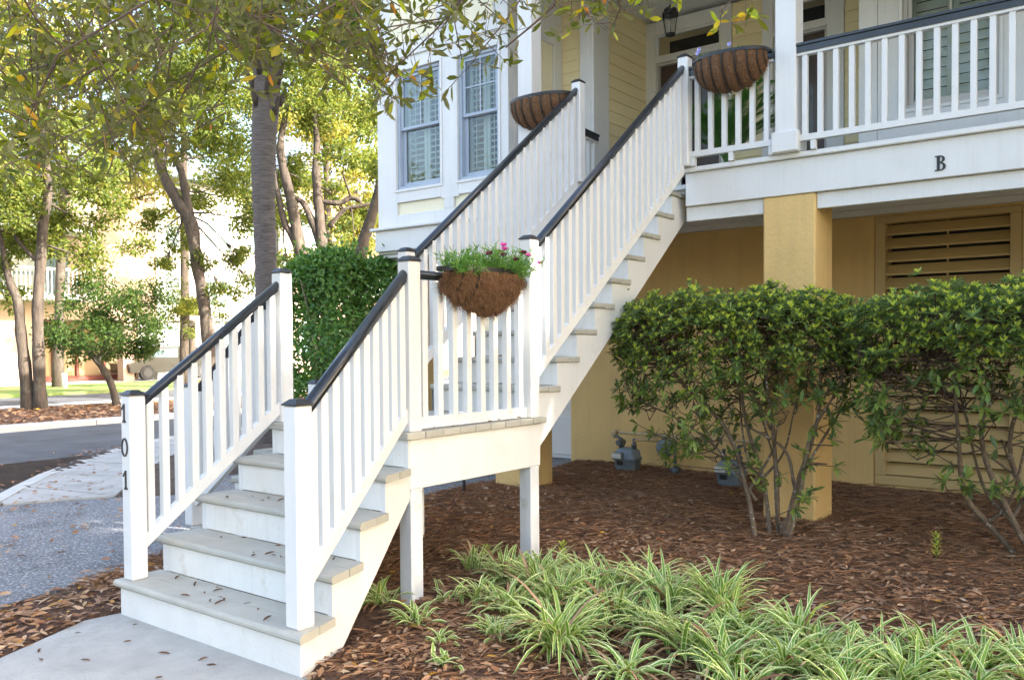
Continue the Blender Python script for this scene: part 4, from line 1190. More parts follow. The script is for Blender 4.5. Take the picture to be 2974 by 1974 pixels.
def pansies():
    rg = np.random.default_rng(9); loc = (0.1, 4.02, 3.60)
    root = thing('bedding_plant', loc, 'small pale violet pansies peeping over the tidy porch basket', 'plant')
    for (x0, cnt) in ((-0.03, 26), (0.02, 20), (0.06, 24), (0.22, 22)):
        pos = []; dd = []
        for k in range(cnt):
            pos.append([x0 + rg.normal() * 0.03, 3.99 + rg.normal() * 0.02, 3.615 + rg.uniform(0, 0.03)]); dd.append(unit(rg.normal(size=3) + np.array([0, -0.3, 0.9])))
        V, T = leaves(pos, dd, rnd_dir(cnt, rg), rg.uniform(0.02, 0.04, cnt), 0.014, hi=True)
        leafobj('foliage', [(V, T, 0)], [MT['hedge']], root, tuple(np.mean(pos, 0)))
    for (x, z) in ((-0.045, 3.665), (-0.035, 3.69), (0.215, 3.68)):
        k = 5; az = np.arange(k) * 2 * math.pi / k; c = np.array([x, 3.94, z])
        d = np.stack([np.cos(az), np.full(k, -0.4), np.sin(az)], 1)
        V, T = leaves(np.repeat(c[None], k, 0), d, np.tile([0, -1, 0.2], (k, 1)), 0.022, 0.02, hi=True)
        leafobj('flower', [(V, T, 0)], [MT['violet']], root, tuple(c))
        mm = MB(); mm.tube([(*c, 0.0015), (x, 3.98, 3.60, 0.002)], 4, cap=False); mm.build('flower_stalk', MT['hedge'], root)
pansies()

# ================================================================== GAS METERS
def meter(x, y, z, label, s=1.0):
    root = thing('gas_meter', (x, y, z), label, 'gas meter')
    w, h, d = 0.26 * s, 0.25 * s, 0.19 * s
    m = MB()                      # rounded two-part body, seam in the middle
    prof = [(0.0, 0.72), (0.05, 0.86), (0.16, 0.95), (0.45, 0.98), (0.5, 1.08), (0.6, 1.08), (0.64, 0.98), (0.86, 0.92), (0.96, 0.72), (1.0, 0.5)]
    vs = []; n = 24
    for zz, k in prof:
        for j in range(n):
            a = 2 * math.pi * j / n; ca, sa = math.cos(a), math.sin(a); e = 0.45
            vs.append((x + w / 2 * k * math.copysign(abs(ca) ** e, ca), y + d / 2 * k * math.copysign(abs(sa) ** e, sa), z + zz * h))
    q = len(prof)
    m.add(vs, [tuple(range(n - 1, -1, -1)), tuple(range((q - 1) * n, q * n))] + [(i * n + j, i * n + (j + 1) % n, (i + 1) * n + (j + 1) % n, (i + 1) * n + j) for i in range(q - 1) for j in range(n)], True)
    b = m.build('meter_body', MT['meter'], root)
    f = y - d / 2
    dl = box('dial_box', x - w * 0.42, x + w * 0.02, f - 0.055 * s, f + 0.02, z + h * 0.52, z + h * 0.82, MT['meter'], root, 0.01)
    box('dial_plate', x - w * 0.40, x - w * 0.0, f - 0.059 * s, f - 0.0545 * s, z + h * 0.58, z + h * 0.80, MT['dial'], dl, 0.004)
    for k in range(4):
        m = MB(); cx = x - w * 0.36 + k * w * 0.105
        m.tube([(cx, f - 0.0585 * s, z + h * 0.70, 0.010 * s), (cx, f - 0.062 * s, z + h * 0.70, 0.010 * s)], 12, False); m.build('dial', MT['pot'], dl)
    box('name_plate', x - w * 0.30, x - w * 0.02, f - 0.012, f + 0.02, z + h * 0.28, z + h * 0.44, MT['iron'], root, 0.006)
    for sx in (-0.3, 0.3):
        m = MB(); m.lathe((x + sx * w, y, z + h * 0.93), [(0.026 * s, 0), (0.026 * s, 0.03), (0.03 * s, 0.032), (0.03 * s, 0.055), (0.018 * s, 0.06), (0.018 * s, 0.115)], 14); m.build('union_nut', MT['pipe_dark'], root)
    return root
meter(-1.705, 5.70, 0.07, 'leftmost grey gas meter standing clear of the shrub against the ochre wall')
meter(-0.43, 5.45, 0.06, 'grey gas meter half hidden behind the shrub stems beside the pier')
# regulator hanging on the pipe
rgx, rgy, rgz = -1.33, 5.84, 0.33
rg_ = thing('gas_regulator', (rgx, rgy, rgz), 'round grey gas regulator hanging on the tan pipe behind leaves', 'gas regulator')
m = MB(); n = 24
m.tube([(rgx, rgy - 0.06, rgz, 0.05), (rgx, rgy - 0.055, rgz, 0.085), (rgx, rgy - 0.01, rgz, 0.092), (rgx, rgy - 0.005, rgz, 0.098), (rgx, rgy + 0.01, rgz, 0.098), (rgx, rgy + 0.015, rgz, 0.09), (rgx, rgy + 0.05, rgz, 0.05)], 24); m.build('diaphragm_case', MT['meter'], rg_)
m = MB(); m.tube([(rgx, rgy, rgz + 0.09, 0.018), (rgx, rgy, 0.44, 0.018)], 10); m.build('inlet', MT['pipe_dark'], rg_)
# pipework
pw = thing('gas_pipe', (-1.2, 5.97, 0.07), 'tan and grey gas pipework running along the ochre wall above the meters', 'pipe')
def pipe(pts, r, mat, name='pipe_run', n=10):
    m = MB(); m.tube([(*p, r) for p in pts], n); m.build(name, MT[mat], pw)
pipe([(-1.95, 5.86, 0.455), (-0.30, 5.80, 0.45)], 0.017, 'pipe_tan')
for x in (-1.95, -1.22, -0.32):
    pipe([(x - 0.03, 5.84, 0.453), (x + 0.03, 5.84, 0.453)], 0.026, 'pipe_tan', 'pipe_elbow')
    pipe([(x, 5.84, 0.475), (x, 5.84, 0.40)], 0.025, 'pipe_tan', 'pipe_elbow')
pipe([(-1.785, 5.70, 0.40), (-1.86, 5.76, 0.42), (-1.95, 5.84, 0.41)], 0.017, 'pipe_dark')
pipe([(-1.79, 5.70, 0.29), (-1.79, 5.70, 0.42)], 0.016, 'pipe_dark'); pipe([(-1.79, 5.64, 0.37), (-1.79, 5.76, 0.37)], 0.03, 'pipe_dark', 'shut_off_valve'); pipe([(-1.83, 5.70, 0.355), (-1.75, 5.70, 0.355)], 0.026, 'pipe_dark', 'shut_off_valve')
pipe([(-1.627, 5.70, 0.29), (-1.627, 5.70, 0.40)], 0.016, 'pipe_dark'); pipe([(-1.627, 5.70, 0.385), (-1.60, 5.72, 0.41), (-1.40, 5.82, 0.405)], 0.022, 'pipe_tan')
pipe([(-1.22, 5.84, 0.42), (-1.22, 5.84, 0.03)], 0.016, 'pipe_dark'); pipe([(-1.27, 5.84, 0.10), (-1.17, 5.84, 0.10)], 0.03, 'pipe_dark', 'shut_off_valve'); pipe([(-1.22, 5.79, 0.07), (-1.22, 5.89, 0.13)], 0.024, 'pipe_dark', 'shut_off_valve')
pipe([(-0.36, 5.45, 0.30), (-0.36, 5.45, 0.44), (-0.32, 5.82, 0.45)], 0.017, 'pipe_dark')

# small yard sign behind the landing
ys_ = thing('yard_sign', (-2.276, 3.70, 0.0), 'small red and white yard sign on a black stake in the mulch behind the landing', 'sign')
m = MB(); m.cham(-2.288, -2.264, 3.69, 3.71, -0.1, 0.42, 0.003); m.build('stake', MT['iron'], ys_)
def shield(sz, y, t): 
    return [(-2.245 + sz * a, y, 0.30 + sz * b) for a, b in ((0, -1.1), (0.62, -0.55), (0.72, 0.3), (0.5, 0.75), (0, 0.9), (-0.5, 0.75), (-0.72, 0.3), (-0.62, -0.55))]
m = MB(); m.extrude(shield(0.092, 3.688, 0), (0, -0.004, 0)); sg = m.build('sign_plate', MT['pot'], ys_); bm_fix(sg)
m = MB(); m.extrude(shield(0.072, 3.6835, 0), (0, -0.002, 0)); bm_fix(m.build('sign_face', MT['red'], sg))

# ================================================================== PLANTS
def liriope(x, y, n, L, seed, label, group=None, up=0.5):
    rg = np.random.default_rng(seed); z0 = bed_h(x, y) - 0.005
    n = int(n * 1.4); S = 6; Vg = []; Tg = []; MI = []; k = 0
    for b in range(n):
        az = rg.uniform(0, 2 * math.pi); l = L * rg.uniform(0.65, 1.2); dead = rg.uniform() < 0.06; h0 = rg.uniform(0.25, 1.25) * up / 0.5
        d = np.array([math.cos(az), math.sin(az)]); w = rg.uniform(0.0075, 0.0125); tw = rg.uniform(-0.6, 0.6)
        bx, by = x + rg.normal() * 0.028, y + rg.normal() * 0.028
        el = math.atan(h0 * 1.8); pts = []; q = np.array([bx, by, z0]); e = el
        bend = rg.uniform(1.5, 3.0) / S * (0.75 if el > 1.0 else 1.0)
        for s in range(S + 1):
            pts.append(q.copy()); q = q + np.array([d[0] * math.cos(e), d[1] * math.cos(e), math.sin(e)]) * l / S; e = e - bend * (0.4 + s / S)
            if q[2] < z0 + 0.012: q[2] = z0 + 0.012 + rg.uniform(0, 0.01)
        sd0 = np.array([-d[1], d[0], 0])
        for s in range(S + 1):
            f = [0.55, 0.9, 1.0, 0.95, 0.8, 0.5, 0.04][s] * w
            sd = sd0 * math.cos(tw) + np.array([0, 0, math.sin(tw) * 0.6])
            up_ = np.array([0, 0, 0.25 * f])
            Vg += [pts[s] - sd * f + up_, pts[s] - sd * f * 0.62, pts[s] + sd * f * 0.62, pts[s] + sd * f + up_]
        for s in range(S):
            a = k + s * 4
            for c in range(3):
                Tg += [(a + c, a + c + 1, a + c + 5), (a + c, a + c + 5, a + c + 4)]; MI += [2 if dead or (s == S - 1 and b % 5 == 0) else 0 if c == 1 else 1] * 2
        k += (S + 1) * 4
    V = np.array(Vg) - np.array([x, y, z0])
    me = tri_mesh('blades', V, Tg, [MT['liri_g'], MT['liri_w'], MT['dead']], True, MI)
    o = link(bpy.data.objects.new('liriope_clump', me), (x, y, z0))
    tag(o, label, 'ornamental grass', group)
G1 = 'variegated liriope clumps along the mulch bed'
lone = [(-0.464, 0.908, 26, 0.22, 'small lone variegated clump beside the front stair support post'),
        (-0.059, 0.772, 24, 0.19, 'small lone variegated clump right of the saw-toothed stringer'),
        (0.233, 0.637, 16, 0.11, 'tiny variegated tuft in front of the lone clumps, nearest the stairs'),
        (0.409, 0.454, 14, 0.11, 'tiny variegated tuft nearest the bottom edge left of the big fountain clump'),
        (-0.192, 1.162, 20, 0.15, 'low variegated tuft just right of the front support post')]
for i, (x, y, n, L, lab) in enumerate(lone):
    liriope(x, y, n, L, 300 + i, lab, G1, 0.45)
liriope(0.685, 0.93, 95, 0.40, 320, 'big fountain-shaped variegated liriope clump at the front of the bed', G1, 0.42)
liriope(1.126, 1.724, 80, 0.36, 321, 'tallest upright variegated liriope clump in the middle of the bed', G1, 0.85)
mass = [(-0.466, 1.722, .26, 30), (-0.016, 1.213, .2, 26), (-0.131, 1.586, .3, 48), (0.221, 1.164, .28, 40), (0.136, 1.523, .32, 60), (0.299, 1.726, .33, 60), (0.707, 1.417, .34, 60), (0.5, 1.66, .36, 60),
        (0.659, 1.8, .34, 60), (0.866, 1.68, .36, 60), (1.22, 1.186, .34, 55), (1.457, 1.057, .32, 50), (1.42, 1.42, .32, 56), (1.664, 1.18, .30, 50), (1.74, 1.40, .30, 54),
        (1.96, 1.46, .29, 54), (2.12, 1.58, .28, 54), (2.30, 1.66, .27, 50), (2.45, 1.78, .26, 50), (1.88, 1.18, .28, 46), (2.10, 1.32, .27, 46), (2.32, 1.42, .26, 44), (1.58, 1.58, .30, 46), (2.55, 1.55, .26, 40),
        (0.38, 0.853, .18, 26), (1.121, 0.808, .26, 40), (0.385, 1.38, .3, 50), (0.58, 1.392, .32, 50), (0.95, 1.35, .3, 46), (0.05, 1.75, .28, 40), (1.25, 1.55, .32, 46), (1.95, 1.0, .26, 36), (1.6, 0.85, .26, 36)]
ORD = ['first', 'second', 'third', 'fourth', 'fifth', 'sixth', 'seventh', 'eighth', 'ninth', 'tenth', 'eleventh', 'twelfth', 'thirteenth', 'fourteenth', 'fifteenth', 'sixteenth', 'seventeenth', 'eighteenth', 'nineteenth', 'twentieth', 'twenty-first', 'twenty-second', 'twenty-third', 'twenty-fourth']
rows = {'back': [], 'middle': [], 'front': []}
for c in mass:
    d_cam = (c[0] - CAM.x) * _fw.x + (c[1] - CAM.y) * _fw.y
    rows['back' if d_cam > 4.6 else 'middle' if d_cam > 3.9 else 'front'].append(c)
i = 0
for row, cs in rows.items():
    cs.sort(key=lambda c: ((c[0] - CAM.x) * _rt.x + (c[1] - CAM.y) * _rt.y) / ((c[0] - CAM.x) * _fw.x + (c[1] - CAM.y) * _fw.y))
    for j, (x, y, L, n) in enumerate(cs):
        liriope(x, y, n, L, 400 + i, 'variegated liriope clump, %s from the left in the %s row of the bed' % (ORD[j], row), G1, R.choice([0.4, 0.5, 0.6, 0.75])); i += 1
# seedlings
def seedling(x, y, h, seed, label):
    rg = np.random.default_rng(seed); z = bed_h(x, y); pos = []; dd = []
    for s in np.linspace(0.2, 1, 7):
        for w in range(4):
            az = w * 1.57 + s * 5; pos.append([x, y, z + h * s]); dd.append([math.cos(az), math.sin(az), 0.6])
    V, T = leaves(pos, dd, np.tile([0, 0, 1], (len(pos), 1)), 0.045, 0.014, hi=True)
    root = thing('seedling', (x, y, z), label, 'plant')
    mm = MB(); mm.tube([(x, y, z - 0.02, 0.003), (x, y, z + h, 0.002)], 5); mm.build('stem', MT['palm'], root)
    leafobj('foliage', [(V, T, 0)], [MT['shrub_new']], root, (x, y, z))
seedling(-0.12, 2.15, 0.13, 1, 'bright green seedling in mulch right of the rear support post')
seedling(1.75, 3.55, 0.16, 2, 'bright green seedling in dark mulch left of the right shrub stems')
seedling(-0.62, 2.0, 0.07, 3, 'small green seedling in mulch between the two support posts')

# evergreen shrubs: bare multi-stemmed legs, whorled leaves in a clipped flat-topped crown
def shrub(name, base, x0, x1, y0, y1, z0, z1, nwh, seed, label, stems, low=()):
    rg = np.random.default_rng(seed)
    root = thing(name, (base[0], base[1], 0.04), label, 'shrub', 'clipped evergreen shrubs in front of the pier')
    tips = []
    cx, cy = (x0 + x1) / 2, (y0 + y1) / 2
    k = 0
    while len(tips) < nwh:
        u, v, w = rg.uniform(-1, 1), rg.uniform(-1, 1), rg.uniform(0, 1)
        e = (abs(u) ** 3.0 + abs(v) ** 3.0)
        if e > 1: continue
        q = (1 - w) * 0.55 + e
        shell = (w > 0.80) or e > 0.62 or rg.uniform() < 0.16
        if not shell: continue
        if w < 0.45 and rg.uniform() < 0.78: continue
        top = z1 - 0.16 * e ** 2 + 0.04 * math.sin(6 * u + seed) * math.cos(4 * v) + 0.03 * math.sin(15 * u + 3) + (rg.uniform(0.03, 0.10) if rg.uniform() < 0.02 else 0)
        bot = z0 - 0.10 + 0.16 * math.sin(4 * u + seed) + 0.08 * math.sin(9 * u)
        fl = 1 - 0.10 * (1 - w)
        tips.append((cx + u * fl * (x1 - x0) / 2, cy + v * fl * (y1 - y0) / 2, bot + (top - bot) * w, w, e))
    for (lx_, ly_, lz_) in low:
        for q in range(5):
            tips.append((lx_ + rg.normal() * 0.07, ly_ + rg.normal() * 0.06, lz_ + rg.normal() * 0.05, 0.0, 0.5))
    tips = np.array(tips)
    A = []; B = []; C_ = []
    for (x, y, z, w, e) in tips:
        out = unit(np.array([(x - cx) / (x1 - x0), (y - cy) / (y1 - y0), 0.25 + 0.9 * w]) + rg.normal(size=3) * 0.25)
        n = rg.integers(7, 11); az0 = rg.uniform(0, 6.28)
        u = unit(np.cross(out, [0.3, 0.5, 0.81])); v = np.cross(out, u)
        big = 1.45 if w < 0.35 else rg.uniform(0.75, 1.15)
        for j in range(n):
            a = az0 + j * 2.4; op = rg.uniform(0.25, 0.75) if j > 2 else 0.9
            d = (u * math.cos(a) + v * math.sin(a)) + out * op + np.array([0, 0, -0.15])
            A.append((x, y, z)); B.append(d); C_.append(rg.uniform(0.042, 0.07) * big)
    V, T = leaves(A, B, np.tile([0, 0, 1], (len(A), 1)) + rg.normal(size=(len(A), 3)) * 0.25, np.array(C_), np.array(C_) * 0.30, hi=True, fold=0.12, droop=0.12)
    # fresh pale tips
    A2 = []; B2 = []
    sel = tips[(tips[:, 3] > 0.35) & (rg.uniform(size=len(tips)) < 0.75)]
    for (x, y, z, w, e) in sel:
        for j in range(7):
            a = j * 2.4 + x * 9; A2.append((x, y, z + 0.006)); B2.append((math.cos(a) * 0.6, math.sin(a) * 0.6, 0.9))
    V2, T2_ = leaves(A2, B2, np.tile([0, 0, 1], (len(A2), 1)) + rg.normal(size=(len(A2), 3)) * 0.2, rg.uniform(0.026, 0.046, len(A2)), 0.012, hi=True, fold=0.12)
    leafobj('crown', [(V, T, 0), (V2, T2_, 1)], [MT['shrub'], MT['shrub_new']], root, (cx, cy, z1))
    # stems
    ends = []
    fork = []
    for st_ in stems:
        if len(st_) > 3:
            for q in range(2):
                i0 = 1 + (q + len(fork)) % (len(st_) - 2); b0 = st_[i0]; sgn = rg.choice([-1, 1])
                fork.append([(b0[0], b0[1], b0[2], b0[3] * 0.7), (b0[0] + sgn * rg.uniform(.06, .16), b0[1] + rg.normal() * .1, b0[2] + rg.uniform(.15, .3), b0[3] * 0.55),
                             (b0[0] + sgn * rg.uniform(.15, .35), b0[1] + rg.normal() * .15, min(z1 - .2, b0[2] + rg.uniform(.4, .7)), b0[3] * 0.35)])
    for st_ in list(stems) + fork:
        st_ = [(p[0] + (rg.normal() * 0.014 if 0 < i_ else 0), p[1], p[2], p[3] * 0.74) for i_, p in enumerate(st_)]
        pts = [(a_, b_, c_, d_ * rg.uniform(0.9, 1.12)) for a_, b_, c_, d_ in spline([tuple(p) for p in st_], 5)]; m = MB(); m.tube(pts, 8); m.build('stem', MT['stem'], root); ends += [np.array(p[:3]) for p in pts[len(pts) // 3:]]
    ends = np.array(ends)
    m = MB()
    for i in range(0, len(tips)):
        if tips[i, 3] > 0.5 and i % 4: continue
        if i % 2: continue
        tp = tips[i, :3]
        cand = ends[ends[:, 2] < tp[2] + 0.02]
        if not len(cand): continue
        s = cand[np.argmin(((cand - tp) ** 2).sum(1) + rg.uniform(0, 0.1, len(cand)))]
        mid = s * 0.5 + tp * 0.5 + np.array([rg.normal() * 0.05, rg.normal() * 0.05, -0.02 + rg.normal() * 0.04])
        m.tube([(*s, 0.006), (*(s * 0.7 + mid * 0.3 + rg.normal(size=3) * 0.012), 0.005), (*mid, 0.004), (*tp, 0.002)], 4, cap=False)
    m.build('twigs', MT['twig'], root)['kind'] = 'stuff'
shrub('evergreen_shrub', (0.62, 3.6), -0.52, 1.30, 3.02, 4.12, 1.00, 1.76, 2300, 31, 'clipped evergreen shrub standing before the ochre pier, left of the two',
      [[(0.60, 3.50, 0.0, .026), (0.52, 3.52, .35, .023), (0.36, 3.50, .8, .02), (0.05, 3.45, 1.15, .014), (-0.25, 3.4, 1.45, .009)],
       [(0.66, 3.62, 0.0, .024), (0.60, 3.62, .45, .02), (0.46, 3.68, .9, .017), (0.40, 3.7, 1.4, .012)],
       [(0.70, 3.66, 0.0, .026), (0.71, 3.66, .4, .023), (0.66, 3.62, .8, .018), (0.62, 3.55, 1.3, .012), (0.7, 3.5, 1.6, .008)],
       [(0.76, 3.60, 0.0, .028), (0.84, 3.60, .4, .025), (0.98, 3.62, .9, .018), (1.02, 3.6, 1.4, .012)],
       [(0.80, 3.56, 0.0, .022), (0.90, 3.52, .45, .02), (1.0, 3.5, .8, .016), (1.2, 3.46, 1.15, .011), (1.25, 3.4, 1.4, .008)],
       [(0.58, 3.56, 0.3, .016), (0.3, 3.5, .66, .012), (-0.02, 3.42, .88, .009), (-0.3, 3.35, 1.0, .006)],
       [(0.5, 3.55, 0.5, .010), (0.2, 3.6, .62, .007), (-0.08, 3.6, .66, .005)], [(0.72, 3.64, 0, .03), (0.73, 3.64, 0.16, .028)]],
      low=[(-0.32, 3.4, .93), (-0.05, 3.55, .62), (-0.16, 3.6, .70), (0.18, 3.5, .72), (0.52, 3.45, .60), (0.62, 3.4, .55), (0.98, 3.5, .62), (1.12, 3.5, .85), (0.95, 3.45, .35), (0.3, 3.4, .95), (0.72, 3.4, .93), (0.1, 3.45, .62)])
shrub('evergreen_shrub', (2.15, 4.2), 1.24, 3.5, 2.9, 4.1, 1.02, 1.745, 2600, 47, 'larger clipped evergreen shrub before the louvres at the right edge',
      [[(2.15, 4.05, 0, .028), (1.98, 3.9, .25, .026), (1.86, 3.75, .45, .022), (1.9, 3.6, .8, .018), (1.85, 3.5, 1.3, .012)],
       [(2.25, 4.0, 0, .028), (2.12, 3.85, .3, .026), (1.98, 3.7, .75, .02), (2.0, 3.6, 1.2, .014)],
       [(2.28, 4.05, 0, .026), (2.22, 3.9, .35, .023), (2.12, 3.75, .8, .018), (2.3, 3.6, 1.3, .012)],
       [(2.36, 4.0, 0, .026), (2.4, 3.8, .4, .022), (2.25, 3.6, 1.0, .018), (1.7, 3.4, 1.18, .012), (1.4, 3.3, 1.22, .008)],
       [(2.45, 4.0, 0, .024), (2.6, 3.8, .5, .02), (2.8, 3.6, 1.1, .014)]],
      low=[(1.72, 3.55, .72), (1.62, 3.6, .78), (1.95, 3.4, .58), (2.12, 3.4, .58), (2.0, 3.4, .85), (2.3, 3.3, .95), (1.45, 3.4, .95), (1.6, 3.4, .92), (1.35, 3.45, 1.0)])

# boxy hedge left of the bay
def hedge(x0, x1, y0, y1, z1, seed, label):
    rg = np.random.default_rng(seed); n = 27000
    root = thing('hedge', ((x0 + x1) / 2, (y0 + y1) / 2, 0), label, 'hedge')
    u = rg.uniform(-1, 1, (n, 3)); ax = rg.integers(0, 3, n); sg = np.sign(rg.uniform(-1, 1, n)); sg[ax == 2] = 1
    dep = rg.exponential(0.09, n); u[np.arange(n), ax] = sg * (1 - dep)
    c = np.array([(x0 + x1) / 2, (y0 + y1) / 2, z1 / 2]); s = np.array([(x1 - x0) / 2, (y1 - y0) / 2, z1 / 2])
    nn = unit(np.sign(u) * np.abs(u) ** 6 + 1e-3)
    k = (np.abs(u) ** 8).sum(1) ** (1 / 8); u = u / np.maximum(1, k)[:, None]
    P = c + u * s; P += nn * (0.045 * np.sin(P[:, [0]] * 4 + P[:, [2]] * 3) + 0.06 * np.sin(P[:, [1]] * 6 - P[:, [2]] * 7))
    P += rg.normal(size=(n, 3)) * 0.02 + nn * (rg.exponential(0.07, (n, 1)) * (rg.uniform(size=(n, 1)) < 0.10))
    d = nn * 0.4 + rnd_dir(n, rg) + np.array([0, 0, 0.2])
    V, T = leaves(P, d, nn + rnd_dir(n, rg) * 0.6, rg.uniform(0.05, 0.085, n), rg.uniform(0.026, 0.042, n), fold=0.15)
    leafobj('foliage', [(V, T, 0)], [MT['hedge']], root, tuple(c))
    m = MB()
    for k in range(10):
        x, y = rg.uniform(x0 + .2, x1 - .2), rg.uniform(y0 + .2, y1 - .2)
        m2 = spline([(x, y, -0.05, .03), (x + rg.normal() * .1, y + rg.normal() * .1, z1 * .4, .02), (x + rg.normal() * .2, y + rg.normal() * .2, z1 * .9, .008)], 3)
        m.tube(m2, 6)
    m.build('stems', MT['stem'], root)['kind'] = 'stuff'
hedge(-5.3, -4.26, 3.95, 5.2, 2.38, 3, 'tall clipped dark green hedge between the palm trunk and the bay')

# ================================================================== TREES
def treething(name, base, label, trunks, clumps, mat, leafL=0.10, per=800, seed=1, cat='tree', group=None, extra=None, bark='bark', twigs=True, keep=None):
    rg = np.random.default_rng(seed)
    root = thing(name, base, label, cat, group)
    allp = []
    for k, tr in enumerate(trunks):
        pts = [(a_, b_, c_, d_ * (0.66 + 0.05 * math.sin(i_ * 1.7 + k))) for i_, (a_, b_, c_, d_) in enumerate(spline(tr, 4))]; m = MB(); m.tube(pts, 10); m.build('trunk' if k == 0 else 'limb', MT[bark], root)
        allp += [np.array(p) for p in pts[len(pts) // 2:]]
    allp = np.array(allp)
    P = []; D_ = []; LL = []
    tw = MB()
    for (x, y, z, r) in clumps:
        c = np.array([x, y, z]); n = int(per * (r ** 2))
        # sub clumps give an uneven outline
        ns = 9; sub = c + rnd_dir(ns, rg) * r * rg.uniform(0.35, 0.95, (ns, 1)) * np.array([1, 1, 0.75])
        sr = r * rg.uniform(0.3, 0.55, ns)
        w = rg.integers(0, ns, n)
        q = rnd_dir(n, rg) * (rg.uniform(0, 1, (n, 1)) ** 0.5)
        P.append(sub[w] + q * sr[w][:, None] * np.array([1, 1, 0.8])); 
        D_.append(unit(q + rnd_dir(n, rg) * 0.9 + np.array([0, 0, -0.25])))
        LL.append(rg.uniform(0.7, 1.25, n) * leafL)
        if twigs and len(allp):
            s = allp[np.argmin(((allp[:, :3] - c) ** 2).sum(1))]
            mid = s[:3] * 0.55 + c * 0.45 + rg.normal(size=3) * r * 0.15
            r0 = min(s[3] * 0.5, 0.022 + 0.02 * r)
            tw.tube([(*s[:3], r0), (*mid, r0 * 0.6), (*c, r0 * 0.3)], 6, cap=False)
            for j in range(ns):
                tw.tube([(*(mid * 0.4 + c * 0.6), r0 * 0.35), (*(c * 0.5 + sub[j] * 0.5 + rg.normal(size=3) * 0.05), r0 * 0.22), (*sub[j], 0.006)], 4, cap=False)
    if twigs and tw.v: tw.build('branches', MT[bark], root)['kind'] = 'stuff'
    P = np.concatenate(P); D_ = np.concatenate(D_); LL = np.concatenate(LL)
    if keep is not None:
        k = keep(P); P, D_, LL = P[k], D_[k], LL[k]
    V, T = leaves(P, D_, rnd_dir(len(P), rg), LL, LL * 0.5, fold=0.15)
    leafobj('crown', [(V, T, 0)], [MT[mat]], root, tuple(P.mean(0)))
    return root

T1a = [[-18.03, 6.68, -0.2, 0.26], [-18.12, 6.64, 1.04, 0.198], [-18.2, 6.6, 1.83, 0.174], [-18.25, 6.58, 2.47, 0.158], [-18.4, 6.48, 2.94, 0.135], [-18.49, 6.42, 3.42, 0.103], [-18.6, 6.3, 4.4, 0.06]]
T1b = [[-17.82, 6.84, -0.2, 0.24], [-17.86, 6.84, 1.04, 0.198], [-17.89, 6.85, 2.3, 0.182], [-17.85, 6.92, 3.41, 0.174], [-17.81, 6.97, 4.2, 0.158], [-17.73, 7.06, 4.99, 0.135], [-17.76, 7.06, 5.86, 0.095], [-17.87, 7.01, 6.81, 0.055]]
T1c = [[-17.88, 6.89, 3.41, 0.103], [-18.09, 6.74, 3.65, 0.071], [-18.34, 6.56, 4.05, 0.055], [-18.47, 6.47, 4.68, 0.032]]
cT1 = [[-18.23, 6.67, 5.0, 1.03], [-18.36, 7.82, 4.67, 0.87], [-16.84, 7.71, 3.88, 0.79], [-16.62, 6.6, 3.31, 0.71], [-19.41, 7.0, 4.01, 0.71], [-18.38, 7.86, 6.33, 1.03], [-18.24, 6.72, 6.82, 1.03], [-17.51, 8.49, 4.83, 0.63], [-15.98, 7.15, 5.11, 0.71], [-17.53, 5.96, 5.42, 0.79], [-18.92, 7.5, 8.16, 1.03], [-16.54, 7.99, 5.61, 0.47], [-19.53, 6.86, 2.69, 0.47]]
treething('oak_tree', (-17.9, 6.75, 0), 'twin-trunked oak beyond the road at the left edge', [T1b, T1a, T1c], cT1[:2] + cT1[4:] + [[-18.6, 7.3, 3.9, .75], [-18.0, 8.0, 3.6, .6], [-18.9, 6.2, 3.3, .6], [-18.3, 7.7, 5.5, .8], [-17.6, 6.4, 4.4, .6]], 'oak_far', 0.115, 2100, 61, group='oaks beyond the road')
T2 = [[-18.85, 12.35, -0.48, 0.346], [-19.09, 12.19, 0.71, 0.307], [-19.22, 12.13, 1.65, 0.287], [-19.35, 12.06, 2.89, 0.257], [-19.5, 11.98, 3.78, 0.247], [-19.64, 11.9, 4.97, 0.287], [-19.92, 11.7, 5.56, 0.267], [-20.24, 11.48, 6.26, 0.218], [-20.38, 11.38, 6.85, 0.198], [-20.48, 11.32, 7.25, 0.168], [-20.57, 11.28, 8.14, 0.119], [-20.66, 11.25, 9.23, 0.069]]
T2b = [[-19.66, 11.89, 5.07, 0.218], [-19.81, 11.81, 6.06, 0.168], [-19.93, 11.73, 6.65, 0.148], [-20.17, 11.56, 7.15, 0.119], [-20.49, 11.33, 7.74, 0.079], [-20.73, 11.17, 8.44, 0.049]]
T2c = [[-19.89, 11.77, 7.05, 0.109], [-19.62, 11.99, 7.44, 0.089], [-19.47, 12.12, 7.83, 0.069], [-19.32, 12.25, 8.43, 0.04]]
cT2 = [[-20.33, 11.46, 8.14, 1.09], [-20.54, 12.6, 9.22, 1.19], [-18.12, 11.88, 7.38, 1.09], [-20.89, 11.07, 9.43, 1.19], [-20.82, 12.24, 4.6, 0.59], [-20.54, 11.21, 5.08, 0.54], [-19.89, 10.42, 4.17, 0.45], [-20.22, 11.42, 3.89, 0.49], [-21.08, 13.36, 6.21, 0.89], [-19.54, 13.29, 6.44, 0.89], [-18.35, 12.9, 5.06, 0.79], [-19.44, 13.3, 4.18, 0.59], [-18.88, 12.43, 2.98, 0.49], [-19.1, 13.53, 3.35, 0.49], [-19.18, 12.41, 10.11, 1.29], [-21.29, 12.07, 10.88, 1.29], [-19.43, 12.03, 3.88, 0.4], [-22.24, 11.26, 8.42, 0.89], [-20.26, 14.09, 9.41, 0.99]]
